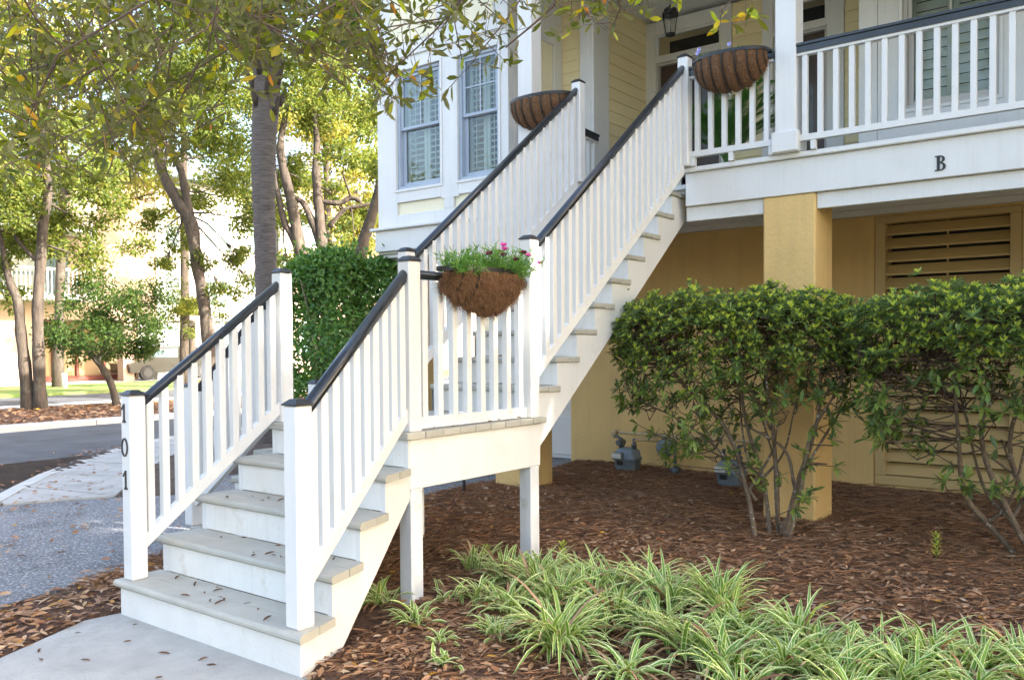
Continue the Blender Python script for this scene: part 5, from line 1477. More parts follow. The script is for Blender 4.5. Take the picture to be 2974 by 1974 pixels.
treething('oak_tree', (-18.95, 12.3, 0), 'oak with one bent lichen-grey trunk left of the palm', [T2, T2b, T2c], cT2, 'oak_far', 0.115, 2100, 62, group='oaks beyond the road')
T3a = [[-15.0, 12.8, -0.3, 0.34], [-15.29, 12.65, 2.39, 0.282], [-15.56, 12.5, 4.03, 0.25], [-15.71, 12.41, 5.12, 0.227], [-15.86, 12.32, 5.85, 0.191], [-15.98, 12.25, 6.67, 0.155], [-15.88, 12.36, 7.58, 0.1], [-15.74, 12.49, 8.48, 0.064]]
T3b = [[-15.48, 12.54, 3.66, 0.164], [-15.74, 12.37, 4.39, 0.136], [-15.89, 12.26, 4.76, 0.127], [-16.08, 12.15, 5.85, 0.1], [-16.16, 12.12, 6.94, 0.064]]
T3c = [[-14.8, 13.0, -0.3, 0.4], [-14.97, 12.91, 2.57, 0.318], [-15.09, 12.86, 4.2, 0.218], [-15.17, 12.83, 5.21, 0.2], [-15.23, 12.81, 6.02, 0.164], [-15.22, 12.84, 6.93, 0.118], [-15.34, 12.78, 8.03, 0.082], [-15.46, 12.72, 8.94, 0.045]]
T3d = [[-15.05, 12.88, 3.84, 0.164], [-15.31, 12.71, 4.75, 0.155], [-15.49, 12.58, 5.21, 0.118], [-15.71, 12.42, 5.39, 0.082], [-15.79, 12.37, 5.67, 0.045]]
T3e = [[-14.95, 12.98, 4.57, 0.1], [-14.63, 13.24, 5.02, 0.082], [-14.34, 13.47, 5.11, 0.073], [-14.05, 13.69, 5.19, 0.055]]
T3f = [[-15.13, 12.86, 5.25, 0.109], [-14.74, 13.16, 5.2, 0.109], [-14.49, 13.36, 5.34, 0.1], [-14.27, 13.52, 5.24, 0.091]]
cT3 = [[-15.66, 12.52, 7.57, 1.0], [-15.72, 13.77, 8.5, 1.0], [-14.36, 13.52, 7.56, 0.82], [-16.76, 12.91, 6.42, 0.73], [-15.38, 12.78, 8.94, 1.0], [-13.88, 12.6, 6.25, 0.64], [-17.1, 13.89, 6.03, 0.64], [-14.88, 14.36, 6.5, 0.55], [-16.48, 14.37, 5.83, 0.45], [-15.39, 13.91, 4.89, 0.45], [-17.25, 13.75, 5.05, 0.55], [-14.4, 13.39, 4.02, 0.45], [-16.38, 14.39, 4.25, 0.36], [-17.48, 13.54, 3.86, 0.55], [-17.72, 14.6, 3.54, 0.45], [-15.53, 15.08, 5.23, 0.45], [-16.97, 12.7, 5.09, 0.55]]
treething('oak_tree', (-15.0, 12.8, 0), 'leaning oak just right of the palm trunk', [T3a, T3b], cT3[:1] + cT3[3:4] + cT3[6:7] + cT3[10:11] + cT3[13:15] + cT3[16:], 'oak_far', 0.115, 2100, 63, group='oaks beyond the road')
treething('oak_tree', (-14.8, 13.0, 0), 'forked upright oak above the hedge', [T3c, T3d, T3e, T3f], cT3[1:3] + cT3[4:6] + cT3[7:10] + cT3[11:13] + cT3[15:16], 'oak_far', 0.115, 2100, 64, group='oaks beyond the road')
T4 = [[-11.6, 10.4, -0.3, 0.3], [-11.29, 10.71, 3.26, 0.21], [-11.15, 10.84, 4.01, 0.188], [-11.03, 10.95, 4.54, 0.165], [-10.92, 11.05, 5.21, 0.143], [-10.81, 11.16, 5.96, 0.113], [-10.7, 11.27, 6.71, 0.075]]
cT4 = [[-10.88, 11.14, 7.09, 0.83], [-11.11, 10.94, 6.11, 0.6], [-11.99, 11.58, 7.95, 0.75], [-10.19, 10.35, 5.15, 0.45], [-11.07, 11.03, 8.07, 0.68]]
treething('oak_tree', (-11.6, 10.4, 0), 'oak trunk leaning right against the edge of the bay', [T4], cT4, 'oak_far', 0.11, 1600, 65, group='oaks beyond the road')
T5 = [[-17.36, 8.45, -0.2, 0.16], [-17.5, 8.36, 0.51, 0.125], [-17.64, 8.27, 0.84, 0.125], [-17.77, 8.17, 1.09, 0.108], [-17.92, 8.06, 1.3, 0.108], [-18.04, 7.98, 1.59, 0.075], [-18.1, 7.94, 1.84, 0.05]]
T5b = [[-17.77, 8.17, 1.09, 0.075], [-17.67, 8.26, 1.42, 0.058], [-17.61, 8.31, 1.76, 0.042]]
cT5 = [[-18.34, 7.76, 2.09, 0.62], [-17.74, 8.22, 1.84, 0.66], [-17.15, 8.67, 1.83, 0.58], [-19.08, 8.48, 2.82, 0.58], [-17.49, 8.44, 2.59, 0.62], [-17.84, 9.42, 2.11, 0.5], [-18.46, 7.65, 1.43, 0.37], [-17.15, 8.66, 1.25, 0.42], [-16.75, 8.97, 1.5, 0.37], [-17.19, 7.37, 1.51, 0.42], [-17.77, 9.48, 2.72, 0.42], [-18.52, 8.87, 1.34, 0.37], [-19.69, 7.97, 1.87, 0.33]]
treething('small_tree', (-17.4, 8.45, 0), 'low dark bushy tree leaning left behind the 101 post', [T5, T5b], [[x_, y_, z_, r_c * 1.35] for x_, y_, z_, r_c in cT5], 'oak_dark', 0.09, 2000, 66)
far = [[-29.91, 11.73, 10.77, 1.84], [-30.08, 14.18, 12.66, 1.84], [-26.32, 14.5, 10.74, 1.72], [-29.55, 14.53, 10.31, 1.47], [-24.68, 15.79, 11.58, 1.72], [-23.95, 17.58, 10.38, 1.59], [-21.94, 17.83, 8.86, 1.47], [-22.21, 20.2, 10.63, 1.72], [-28.74, 12.59, 9.17, 1.47], [-31.59, 11.75, 12.34, 1.59], [-24.54, 17.07, 8.48, 1.23], [-22.74, 17.29, 11.56, 1.59], [-22.85, 19.77, 12.6, 1.59], [-20.18, 19.15, 7.62, 0.98]]
rgf = np.random.default_rng(41)
def more(cx, cy, n, z0, z1, sx, sy, r0, r1): return [[cx + rgf.uniform(-sx, sx), cy + rgf.uniform(-sy, sy), rgf.uniform(z0, z1), rgf.uniform(r0, r1)] for _ in range(n)]
treething('tall_tree', (-29.5, 12.6, 0), 'tall sunlit golden-green tree in front of the far building at left', [[[-29.5, 12.6, -.2, .3], [-29.3, 12.7, 4, .24], [-29.5, 13, 8, .18], [-29.6, 13.2, 11, .08]]], [far[i] for i in (0, 1, 3, 8, 9)] + more(-29.3, 12.5, 11, 6.5, 14.5, 1.5, 3.4, 1.1, 1.7), 'oak_gold', 0.17, 480, 67, group='sunlit trees before the far building')
treething('tall_tree', (-25.4, 15.2, 0), 'tall sunlit tree behind the bent oak', [[[-25.4, 15.2, -.2, .3], [-25.3, 15.2, 5, .22], [-25.4, 15.3, 9, .15], [-25.4, 15.3, 11, .08]]], [far[i] for i in (2, 4, 5, 10, 11)] + more(-25.0, 15.6, 11, 6.5, 14.0, 1.5, 2.8, 1.1, 1.6), 'oak_far', 0.16, 520, 68, group='sunlit trees before the far building')
treething('tall_tree', (-22, 19, 0), 'tall sunlit tree behind the forked oak', [[[-22, 19, -.2, .3], [-22, 19, 5, .22], [-22.1, 19, 9, .15], [-22.2, 19.2, 12, .08]]], [far[i] for i in (6, 7, 12, 13)] + more(-22.0, 19.2, 12, 5.0, 14.0, 1.5, 3.2, 1.1, 1.6), 'oak_gold', 0.16, 520, 69, group='sunlit trees before the far building')
mid = [[-22.15, 12.44, 3.12, 0.75], [-21.55, 12.89, 2.8, 0.64], [-21.93, 13.85, 2.62, 0.53], [-20.62, 13.59, 2.26, 0.43], [-21.89, 12.61, 2.27, 0.53], [-23.51, 12.64, 2.86, 0.53], [-22.28, 13.56, 1.96, 0.43]]
treething('leafy_bush', (-22, 13, 0), 'rounded sunlit bush beyond the road below the bent oak', [[[-22, 13, -.1, .1], [-22, 13, 1.2, .07], [-22, 13, 2.2, .04]]], mid, 'oak_far', 0.10, 900, 70, cat='bush')

# palmetto beside the road
pl_ = thing('palmetto_palm', (-7.5, 5.45, 0), 'tall palmetto with smooth grey ringed trunk and ragged boots near the top', 'palm tree')
PT = [[-7.49, 5.45, -0.2, 0.20], [-7.52, 5.46, 0.8, 0.165], [-7.55, 5.47, 1.95, 0.155], [-7.58, 5.48, 2.95, 0.155], [-7.6, 5.48, 3.64, 0.16], [-7.61, 5.49, 4.04, 0.172], [-7.6, 5.51, 4.54, 0.18], [-7.58, 5.54, 5.04, 0.19], [-7.57, 5.56, 5.5, 0.2], [-7.56, 5.58, 6.2, 0.2], [-7.56, 5.58, 6.9, 0.16]]
pts = spline(PT, 10); 
pts = [(x, y, z, r * (1 + 0.03 * math.sin(i * 2.1) + R.uniform(-0.015, 0.015))) for i, (x, y, z, r) in enumerate(pts)]
m = MB(); m.tube(pts, 18); m.build('trunk', MT['palmtrunk'], pl_)
for k in range(34):
    z = 4.75 + 1.9 * k / 34; az = k * 2.4; r0 = 0.17
    bx_, by_ = -7.58 + r0 * math.cos(az), 5.54 + r0 * math.sin(az)
    m = MB(); m.tube([(bx_, by_, z, 0.05), (bx_ + 0.05 * math.cos(az), by_ + 0.05 * math.sin(az), z + 0.10, 0.04), (bx_ + 0.11 * math.cos(az), by_ + 0.11 * math.sin(az), z + 0.24, 0.018)], 6); m.build('leaf_boot', MT['bark'], pl_)
rgp = np.random.default_rng(8)
for k in range(26):
    az = k * 2.4; el = rgp.uniform(-0.5, 1.2); c = np.array([-7.56, 5.58, 7.0]); d = np.array([math.cos(az) * math.cos(el), math.sin(az) * math.cos(el), math.sin(el)])
    tip = c + d * 1.0
    m = MB(); m.tube([(*c, 0.02), (*tip, 0.012)], 5); fr = m.build('frond', MT['palm'], pl_)
    sd = unit(np.cross(d, [0, 0, 1])); n = 26; an = np.linspace(-1.5, 1.5, n)
    dd = np.outer(np.cos(an), d) + np.outer(np.sin(an), sd) + np.array([0, 0, -0.2])
    V, T = leaves(np.repeat(tip[None], n, 0), dd, np.tile(np.cross(sd, d), (n, 1)), 0.85, 0.05, fold=0.3, droop=0.25)
    leafobj('leaflets', [(V, T, 0)], [MT['palm']], fr, tuple(WL[fr.name]))
# small fan palm in the far bed
def fanpalm(x, y, z, label, seed):
    rg = np.random.default_rng(seed); root = thing('fan_palm', (x, y, 0), label, 'palm')
    m = MB(); m.tube([(x, y, -.1, .13), (x, y, z, .11)], 10); m.build('trunk', MT['bark'], root)
    for k in range(16):
        az = k * 2.4; el = rg.uniform(-.2, 1.3); c = np.array([x, y, z]); d = np.array([math.cos(az) * math.cos(el), math.sin(az) * math.cos(el), math.sin(el)])
        n = 18; sd = unit(np.cross(d, [0, 0, 1])); an = np.linspace(-1.3, 1.3, n); dd = np.outer(np.cos(an), d) + np.outer(np.sin(an), sd)
        V, T = leaves(np.repeat((c + d * .35)[None], n, 0), dd, np.tile(np.cross(sd, d), (n, 1)), .6, .05, fold=.3)
        leafobj('frond', [(V, T, 0)], [MT['oak_gold']], root, (x, y, z))
fanpalm(-24.6, 15.0, 2.4, 'small sunlit fan palm below the far windows', 5)
NA = [[-1.45,0.3,3.05],[-1.02,-0.75,2.63],[-1.39,0.11,3.22],[-0.89,-0.42,2.51],[-1.9,-0.04,2.85],[-1.85,-0.13,2.69],[-1.59,-0.43,2.82],[-0.04,-0.55,2.45],[-0.97,-0.42,2.77],[-0.18,-0.44,2.67],[-1.74,-0.01,2.93],[-1.68,0.02,3.2],[-0.93,-0.45,2.64],[-1.68,-0.35,2.8],[-0.92,-0.7,2.7],[-2.09,-0.22,3.26],[-1.1,0.03,2.99],[-1.36,-0.65,2.53],[-0.53,-0.36,2.81],[-0.94,-0.57,2.44],[-1.7,-0.07,2.69],[-1.61,-0.21,3.09],[-1.98,-0.33,3.08],[0.03,-0.61,2.63],[-0.31,-0.52,2.53],[-1.33,-0.23,3.17],[-0.2,-0.78,2.41],[-0.86,-0.34,2.84],[-1.21,-0.45,2.72],[-0.4,-0.6,2.82],[-1.23,-0.67,2.82],[-1.22,-0.64,2.66],[-1.75,-0.03,2.96],[-0.27,-0.69,2.75],[-1.28,-0.07,3.04],[-1.39,-0.2,2.99],[-0.79,-0.76,2.75],[-1.6,-0.2,2.68],[0.1,-0.72,2.39],[-1.87,-0.2,3.01],[-1.71,-0.19,2.95],[-1.26,-0.43,2.67],[-0.92,-0.42,2.68],[-2.15,-0.26,2.77],[-0.96,-0.1,2.94],[-1.28,0.02,3.24],[-0.76,-0.85,2.37],[-0.7,-0.13,2.95],[-1.08,-0.04,2.57],[-1.16,0.01,2.99],[-1.67,-0.35,2.29],[-0.33,-0.93,2.07],[-0.6,-0.55,2.19],[-1.27,-0.37,2.28],[-0.6,-0.56,2.26],[-1.11,-0.59,2.37],[-1.23,-0.33,2.25],[-1.26,-0.3,2.23],[-0.34,-1.05,2.09],[-1.0,-0.49,2.17],[-1.74,0.04,2.68],[-0.85,-0.81,2.14],[-0.27,-0.95,2.21],[-0.3,-0.78,2.1],[-1.78,-0.15,2.57],[-1.52,0.03,2.49],[-1.23,0.07,2.43],[-0.19,-0.47,2.16],[-1.27,0.29,2.52],[-1.41,0.26,2.47],[-0.48,-0.53,2.18],[-0.57,-0.19,2.39],[-0.47,-0.52,2.19],[-0.51,-0.37,2.22],[-1.32,0.31,2.53],[-0.98,0.04,2.31],[-1.54,0.14,2.53],[-0.26,-0.44,2.1],[-0.21,-0.55,2.04],[-1.25,0.11,2.3]]
NB = [[-0.2,-0.21,2.61],[-1.11,0.2,3.23],[-1.31,0.46,3.32],[-0.44,0.09,2.85],[0.37,-0.45,2.44],[-0.68,0.23,3.02],[0.4,-0.28,2.75],[-0.9,0.25,3.12],[-0.03,0.07,2.65],[-0.98,0.49,3.3],[-0.41,0.54,2.84],[-0.58,0.67,3.07],[-0.83,0.28,2.94],[-0.51,0.34,2.85],[-0.19,-0.21,2.91],[-0.55,-0.02,2.74],[-0.61,0.52,2.89],[-0.47,0.56,3.02],[-0.33,0.54,3.03],[0.54,-0.23,2.66],[-0.36,0.1,2.74],[-0.45,-0.08,2.68],[-0.25,-0.02,2.98],[-0.42,0.64,3.08],[-0.34,0.52,3.2],[-1.1,0.29,3.11],[-0.07,-0.22,2.65],[-0.32,0.17,2.81],[0.14,-0.39,2.55],[-0.42,0.01,2.77],[-1.23,0.33,3.08],[0.28,-0.59,2.42],[0.28,-0.01,2.67],[-0.41,-0.14,2.85],[0.31,-0.38,2.59],[-0.98,0.32,3.24],[0.3,-0.39,2.42],[-0.06,0.29,2.71],[-0.27,0.57,2.86],[-0.04,0.52,2.68],[0.62,-0.28,2.33],[-0.39,0.93,2.93],[-0.46,0.1,2.79],[0.16,0.03,2.48],[0.23,-0.27,2.46],[0.75,-0.24,2.45],[-0.65,0.78,3.02],[-0.5,0.17,2.75],[-0.17,0.25,2.82],[-0.95,0.53,3.08],[0.46,-0.43,2.49],[-0.27,0.68,2.73],[-0.09,0.45,2.8],[-0.33,0.61,2.9],[-0.17,0.52,2.77],[-0.12,-0.17,2.62],[-0.46,0.97,2.75],[0.48,0.0,2.4],[0.62,-0.02,2.33],[-0.15,0.68,2.7],[0.55,0.08,2.45],[0.09,0.99,2.8],[0.53,0.5,2.59]]
NC = [[0.77,0.38,2.81],[0.41,0.93,2.93],[-0.31,1.07,3.28],[0.67,0.24,2.84],[0.46,0.58,2.81],[0.5,0.28,2.73],[0.25,0.56,2.92],[0.36,0.95,3.04],[-0.13,1.15,3.16],[-0.32,1.01,3.1],[0.36,0.52,3.02],[0.81,0.23,2.77],[0.19,0.7,2.89],[0.67,1.25,3.02],[1.15,0.31,2.64],[0.65,1.57,3.21],[0.79,1.01,2.89],[1.21,0.3,2.65],[0.98,0.7,2.78],[1.05,0.83,2.74],[0.53,1.25,3.13],[0.17,1.51,3.28]]
NE = [[0.95, 1.2, 2.99], [1.37, 0.96, 2.93], [0.97, 1.12, 3.06], [1.35, 0.67, 2.87], [1.53, 0.39, 2.76], [1.46, 1.0, 2.76]]
# the big oak at the right (trunk outside the picture) whose branches hang in from the top
TRK = [[7.6, -1.2, -0.2, 0.42], [7.5, -1.2, 1.6, 0.34], [7.2, -1.1, 3.2, 0.3], [7.0, -0.8, 5.0, 0.22], [7.2, -0.4, 7.0, 0.13], [7.3, 0, 9, 0.06]]
LB1 = [[7.2, -1.1, 3.2, 0.2], [5.4, -0.9, 4.4, 0.13], [3.4, -0.3, 4.5, 0.085], [1.4, 0.2, 4.15, 0.055], [-0.4, 0.2, 3.85, 0.035], [-1.9, 0.1, 3.7, 0.015]]
LB2 = [[5.4, -0.9, 4.4, 0.12], [3.6, 0.6, 4.4, 0.07], [1.8, 1.1, 4.0, 0.04], [0.4, 1.1, 3.8, 0.025], [-0.8, 0.9, 3.75, 0.012]]
LB3 = [[3.4, -0.3, 4.3, 0.07], [1.6, -0.4, 3.9, 0.035], [0.2, -0.6, 3.6, 0.022], [-1.4, -0.5, 3.55, 0.012]]
LB4 = [[7.0, -0.8, 5.0, 0.14], [7.6, 1.6, 5.8, 0.1], [7.8, 3.2, 6.6, 0.05]]
LB5 = [[7.0, -0.8, 5.0, 0.14], [7.9, -3.2, 5.6, 0.1], [8.2, -5.0, 6.2, 0.05]]
rgc = np.random.default_rng(77)
cl_ = []
for k in range(12):
    cl_.append([rgc.uniform(6.5, 10.0), rgc.uniform(-4.5, 1.0), rgc.uniform(5.2, 9.5), rgc.uniform(0.9, 1.4)])
SUNV = np.array([_s.x, _s.y, _s.z])
WIN = [((-0.30, 2.10, 1.72), 0.30), ((-0.32, 2.32, 2.05), 0.22), ((-1.39, 1.03, 1.62), 0.24), ((-1.39, 1.03, 1.25), 0.10), ((-0.31, 2.1, 1.4), 0.12)]  # sun rays kept clear of leaves so sun patches land on these posts
def sun_gaps(P):
    k = np.ones(len(P), bool)
    for o, rad in WIN:
        v = P - np.array(o); t = v @ SUNV; dist = np.linalg.norm(v - t[:, None] * SUNV, axis=1)
        k &= ~((dist < rad) & (t > 0))
    return k
ok_ = treething('overhanging_oak', (7.6, -1.2, 0), 'oak whose leafy branches hang across the top of the picture', [TRK, LB1, LB2, LB3, LB4, LB5], cl_, 'oak_far', 0.15, 480, 78, keep=sun_gaps, twigs=False)
rgd = np.random.default_rng(177)
cl2 = [[rgd.uniform(14.5, 20.0), rgd.uniform(-2.5, 9.5), rgd.uniform(5.5, 16.5), rgd.uniform(1.3, 2.0)] for k in range(160)]  # dense unseen crown, added to keep the sun off stairs and bed
cl2 += [[17, 5.6, 12.6, 1.6], [17, 6.4, 12.0, 1.6], [17, 7.2, 11.4, 1.6], [17, 6.0, 13.4, 1.6], [17, 5.0, 13.0, 1.5], [17.5, 7.0, 13.2, 1.5]]  # extra clumps close a sun leak on the driveway
treething('oak_tree', (17, 3.0, 0), 'tall oak added out of view to shade the stairs and driveway', [[[17, 3, -.2, .5], [16.9, 3, 3, .42], [17.1, 3.2, 7, .3], [17, 3.4, 15, .1]]], cl2, 'oak_far', 0.24, 210, 179, keep=sun_gaps, twigs=False)
def hanging(anchors, seed, yellow=0.06, nl=17, up=0.55):
    rg = np.random.default_rng(seed); P = []; D_ = []; P2 = []; D2 = []; m = MB()
    for a in anchors:
        a = np.array(a, float)
        top = a + np.array([rg.normal() * 0.30, rg.normal() * 0.30, up * 0.35 + rg.uniform(0, 0.25)])
        mid_ = a * 0.5 + top * 0.5 + rg.normal(size=3) * 0.05
        m.tube([(*top, 0.0042), (*mid_, 0.0034), (*a, 0.002)], 5, cap=False)
        for s in range(9):
            b = a + (top - a) * rg.uniform(0, 0.9); e = b + unit(rg.normal(size=3) + np.array([0, 0, -0.25])) * rg.uniform(0.08, 0.2)
            m.tube([(*b, 0.0018), (*e, 0.001)], 4, cap=False)
            n = rg.integers(4, 8) if nl > 10 else rg.integers(2, 5)
            for q in range(n):
                f = rg.uniform(0.35, 1.0); d = unit((e - b) * 3 + rg.normal(size=3) * 0.95 + np.array([0, 0, -0.05]))
                if rg.uniform() < yellow: P2.append(b + (e - b) * f); D2.append(d)
                else: P.append(b + (e - b) * f); D_.append(d)
    m.build('twigs', MT['twig'], ok_)['kind'] = 'stuff'
    parts = []; n = len(P)
    V, T = leaves(P, D_, rnd_dir(n, rg), rg.uniform(0.04, 0.078, n), rg.uniform(0.014, 0.023, n), hi=True, fold=0.08, droop=0.08); parts.append((V, T, 0))
    if P2:
        n = len(P2); V, T = leaves(P2, D2, rnd_dir(n, rg), rg.uniform(0.05, 0.085, n), rg.uniform(0.018, 0.028, n), hi=True, fold=0.08, droop=0.08); parts.append((V, T, 1))
    leafobj('hanging_leaves', parts, [MT['oak'], MT['oak_yellow_backlit']], ok_, tuple(np.mean(anchors, 0)))
rgl = np.random.default_rng(19)
NL = [list(np.array(p[:3]) + rgl.normal(size=3) * np.array([0.28, 0.28, 0.2]) + np.array([0, 0, 0.12])) for L_ in (LB1, LB2, LB3) for p in spline(L_, 7)[8:]]
NL = [p for p in NL if p[2] > 3.45]
hanging(NL, 9, 0.05, up=0.2)
hanging(NA, 1, 0.08); hanging(NB, 2, 0.08); hanging(NC, 3, 0.08, nl=8, up=0.3); hanging(NE, 4, 0.55, nl=12, up=0.25)
m = MB()
for pts in ([(-0.75, -0.30, 3.5, .012), (-0.74, -0.30, 2.9, .010), (-0.73, -0.29, 2.55, .007), (-0.70, -0.27, 2.3, .004)], [(-1.2, -0.5, 3.5, .006), (-1.2, -0.5, 2.9, .005), (-1.19, -0.5, 2.45, .003)],
            [(-0.74, -0.3, 2.75, .008), (-0.95, -0.42, 2.62, .006), (-1.2, -0.55, 2.5, .003)], [(0.95, 1.2, 3.4, .01), (0.6, 1.1, 3.05, .007), (0.35, 1.0, 2.85, .004)], [(0.1, .55, 3.5, .01), (-0.1, .5, 3.1, .007), (-0.1, .45, 2.75, .003)]):
    m = MB(); m.tube(spline([list(p) for p in pts], 4), 6); m.build('hanging_branch', MT['twig'], ok_)

# trees on the far side of the walk, behind the viewer: they show in the window glass
for i, (x, y, h, lab) in enumerate(((-15.0, -17.0, 13, 'oak mirrored in the bay windows, leftmost behind the viewer'), (-6.0, -24.0, 14, 'oak mirrored in the bay windows, furthest behind the viewer'), (1.5, -26.0, 14, 'oak mirrored in the porch window behind the viewer'), (-22, -8, 12, 'oak across the road mirrored in the bay windows'))):
    rgx_ = np.random.default_rng(90 + i)
    c2 = [[x + rgx_.normal() * 2.6, y + rgx_.normal() * 2.6, h * rgx_.uniform(0.2, 1.0), rgx_.uniform(1.3, 2.2)] for k in range(22)]
    treething('oak_tree', (x, y, 0), lab, [[[x, y, -.2, .35], [x + .2, y, h * .3, .28], [x, y + .2, h * .6, .18], [x, y, h * .9, .07]]], c2, 'oak_far', 0.17, 150, 95 + i, group='oaks behind the viewer')

# ================================================================== FAR BUILDING AND SMALL FAR THINGS
fb = thing('apartment_building', (-35, 20, 0), 'large beige three-storey building with balconies beyond the lawn', 'building')
FXa, FXb = -33.0, -36.0
box('wall', -48, FXa, -14, 13.6, 0, 8.7, MT['bwall'], fb, 0.02)
box('wall', -48, FXa, 13.6, 18.9, 2.6, 8.7, MT['bwall'], fb, 0.02)
box('wall', -48, FXa - 2.2, 13.602, 18.9, 0, 2.598, MT['btan'], fb, 0.02)
box('wall', -48, FXb, 18.9, 27.5, 0, 9.6, MT['bgrey'], fb, 0.02)
box('wall', -48, FXb + 0.6, 27.5, 44, 0, 10.4, MT['bwall'], fb, 0.02)
box('corner_trim', FXa - 0.3, FXa + 0.06, 18.55, 18.96, 0, 8.72, MT['btrim'], fb, 0.01)
box('corner_trim', FXb + 0.2, FXb + 0.66, 27.3, 27.7, 0, 10.4, MT['btrim'], fb, 0.01)
for (y0, y1) in ((14.0, 14.1), (15.0, 15.1), (16.0, 16.1), (17.2, 17.3)):
    box('door_frame', FXa - 2.2, FXa - 2.05, y0, y1, 0.25, 2.3, MT['bred'], fb, 0.01)
box('door_frame', FXa - 2.2, FXa - 2.0, 13.7, 18.5, 0.02, 0.24, MT['bred'], fb, 0.01)
box('stop_notice', FXa - 2.06, FXa - 2.02, 14.35, 14.65, 1.0, 1.4, MT['pot'], fb, 0.01)
box('pillar', FXa - 0.5, FXa, 17.0, 17.5, 0, 2.6, MT['bwall'], fb, 0.02)
def fwin(x, y0, y1, z0, z1):
    w = box('window', x + 0.001, x + 0.08, y0 - 0.1, y1 + 0.1, z0 - 0.1, z1 + 0.1, MT['btrim'], fb, 0.01)
    ym = (y0 + y1) / 2
    for (a, b) in ((y0, ym - 0.05), (ym + 0.05, y1)):
        for (c, d) in ((z0, (z0 + z1) / 2 - 0.03), ((z0 + z1) / 2 + 0.03, z1)):
            box('pane', x + 0.078, x + 0.09, a, b, c, d, MT['bglass'], w, 0.002)
for z in (3.7, 6.4):
    for y in (-8, -3, 2, 6, 9.5): fwin(FXa, y, y + 1.6, z, z + 1.6)
for z in (0.9, 3.5, 6.3):
    for y in (20.0, 22.9, 25.6): fwin(FXb, y, y + 1.5, z, z + 1.6)
for z in (1.0, 3.9, 7.0):
    for y in (28.4, 31.2, 37, 40): fwin(FXb + 0.6, y, y + 1.5, z, z + 1.7)
def balcony(x, y0, y1, z):
    b = box('balcony', x + 0.002, x + 1.4, y0, y1, z, z + 0.22, MT['btrim'], fb, 0.02)
    box('balcony_rail', x + 1.33, x + 1.39, y0, y1, z + 1.15, z + 1.25, MT['btrim'], b, 0.01)
    n = int((y1 - y0) / 0.16)
    for k in range(n): box('balcony_baluster', x + 1.34, x + 1.38, y0 + k * 0.16, y0 + k * 0.16 + 0.05, z + 0.22, z + 1.149, MT['btrim'], b, 0.004)
    for y in (y0, y1 - 0.22): box('balcony_post', x + 1.2, x + 1.39, y, y + 0.22, z + 1.251, z + 2.8, MT['btrim'], b, 0.01)
    box('balcony_door', x + 0.001, x + 0.06, y0 + 0.5, y1 - 0.5, z + 0.221, z + 2.4, MT['bglass'], b, 0.01)
balcony(FXa, 11.2, 15.2, 3.3); balcony(FXa, 11.2, 15.2, 6.0); balcony(FXb + 0.6, 31.6, 35.4, 4.2); balcony(FXb + 0.6, 31.6, 35.4, 7.6)
m = MB()
def hip(m, x0, x1, y0, y1, z0, z1):
    yi = min((x1 - x0) / 2, (y1 - y0) / 2 - 0.2); xm = (x0 + x1) / 2
    m.add([(x0, y0, z0), (x1, y0, z0), (x1, y1, z0), (x0, y1, z0), (xm, y0 + yi, z1), (xm, y1 - yi, z1)], [(0, 1, 4), (1, 2, 5, 4), (2, 3, 5), (3, 0, 4, 5), (3, 2, 1, 0)])
hip(m, -49, FXa + 0.6, -14.6, 19.5, 8.72, 12.2); m.build('roof', MT['broof'], fb)
m = MB(); hip(m, -49, FXb + 1.2, 26.9, 44.6, 10.42, 14); m.build('roof', MT['broof'], fb)
m = MB(); hip(m, -49, FXb + 0.6, 18.3, 28.1, 9.62, 12.6); m.build('roof', MT['broof'], fb)

bo = thing('bollard', (-28.47, 12.38, 0), 'white round bollard on the far lawn', 'bollard')
m = MB(); m.lathe((-28.47, 12.38, 0.0), [(0.09, 0.0), (0.09, 0.5), (0.085, 0.53), (0.05, 0.55)], 16); m.build('shaft', MT['btrim'], bo)

# parked car under the far building
cr = thing('parked_car', (-33.6, 19.3, 0), 'dark car parked beside the far building, mostly hidden by trees', 'car')
cx_, cy_ = -33.6, 19.3
prof = [(-2.1, 0.35), (-2.15, 0.75), (-1.4, 0.98), (-0.8, 1.45), (1.0, 1.5), (1.9, 1.0), (2.15, 0.9), (2.15, 0.35)]
m = MB(); m.extrude([(cx_ + 0.85, cy_ + a, b) for a, b in prof], (-1.7, 0, 0)); bd = m.build('body', MT['carpaint'], cr); bm_fix(bd)
m = MB(); m.extrude([(cx_ + 0.855, cy_ + a, b) for a, b in ((-1.2, 1.0), (-0.72, 1.38), (0.1, 1.42), (0.1, 1.0))], (0.006, 0, 0)); bm_fix(m.build('window', MT['bglass'], cr))
m = MB(); m.extrude([(cx_ + 0.855, cy_ + a, b) for a, b in ((0.2, 1.0), (0.2, 1.42), (0.95, 1.42), (1.6, 1.02))], (0.006, 0, 0)); bm_fix(m.build('window', MT['bglass'], cr))
for dx in (-0.85, 0.68):
    for dy in (-1.35, 1.35):
        m = MB(); m.tube([(cx_ + dx, cy_ + dy, 0.34, 0.33), (cx_ + dx + 0.2, cy_ + dy, 0.34, 0.33)], 20, False); w = m.build('wheel', MT['rubber'], cr)
        m = MB(); m.tube([(cx_ + dx + 0.195, cy_ + dy, 0.34, 0.21), (cx_ + dx + 0.21, cy_ + dy, 0.34, 0.2)], 16, False); m.build('rim', MT['alloy'], w)

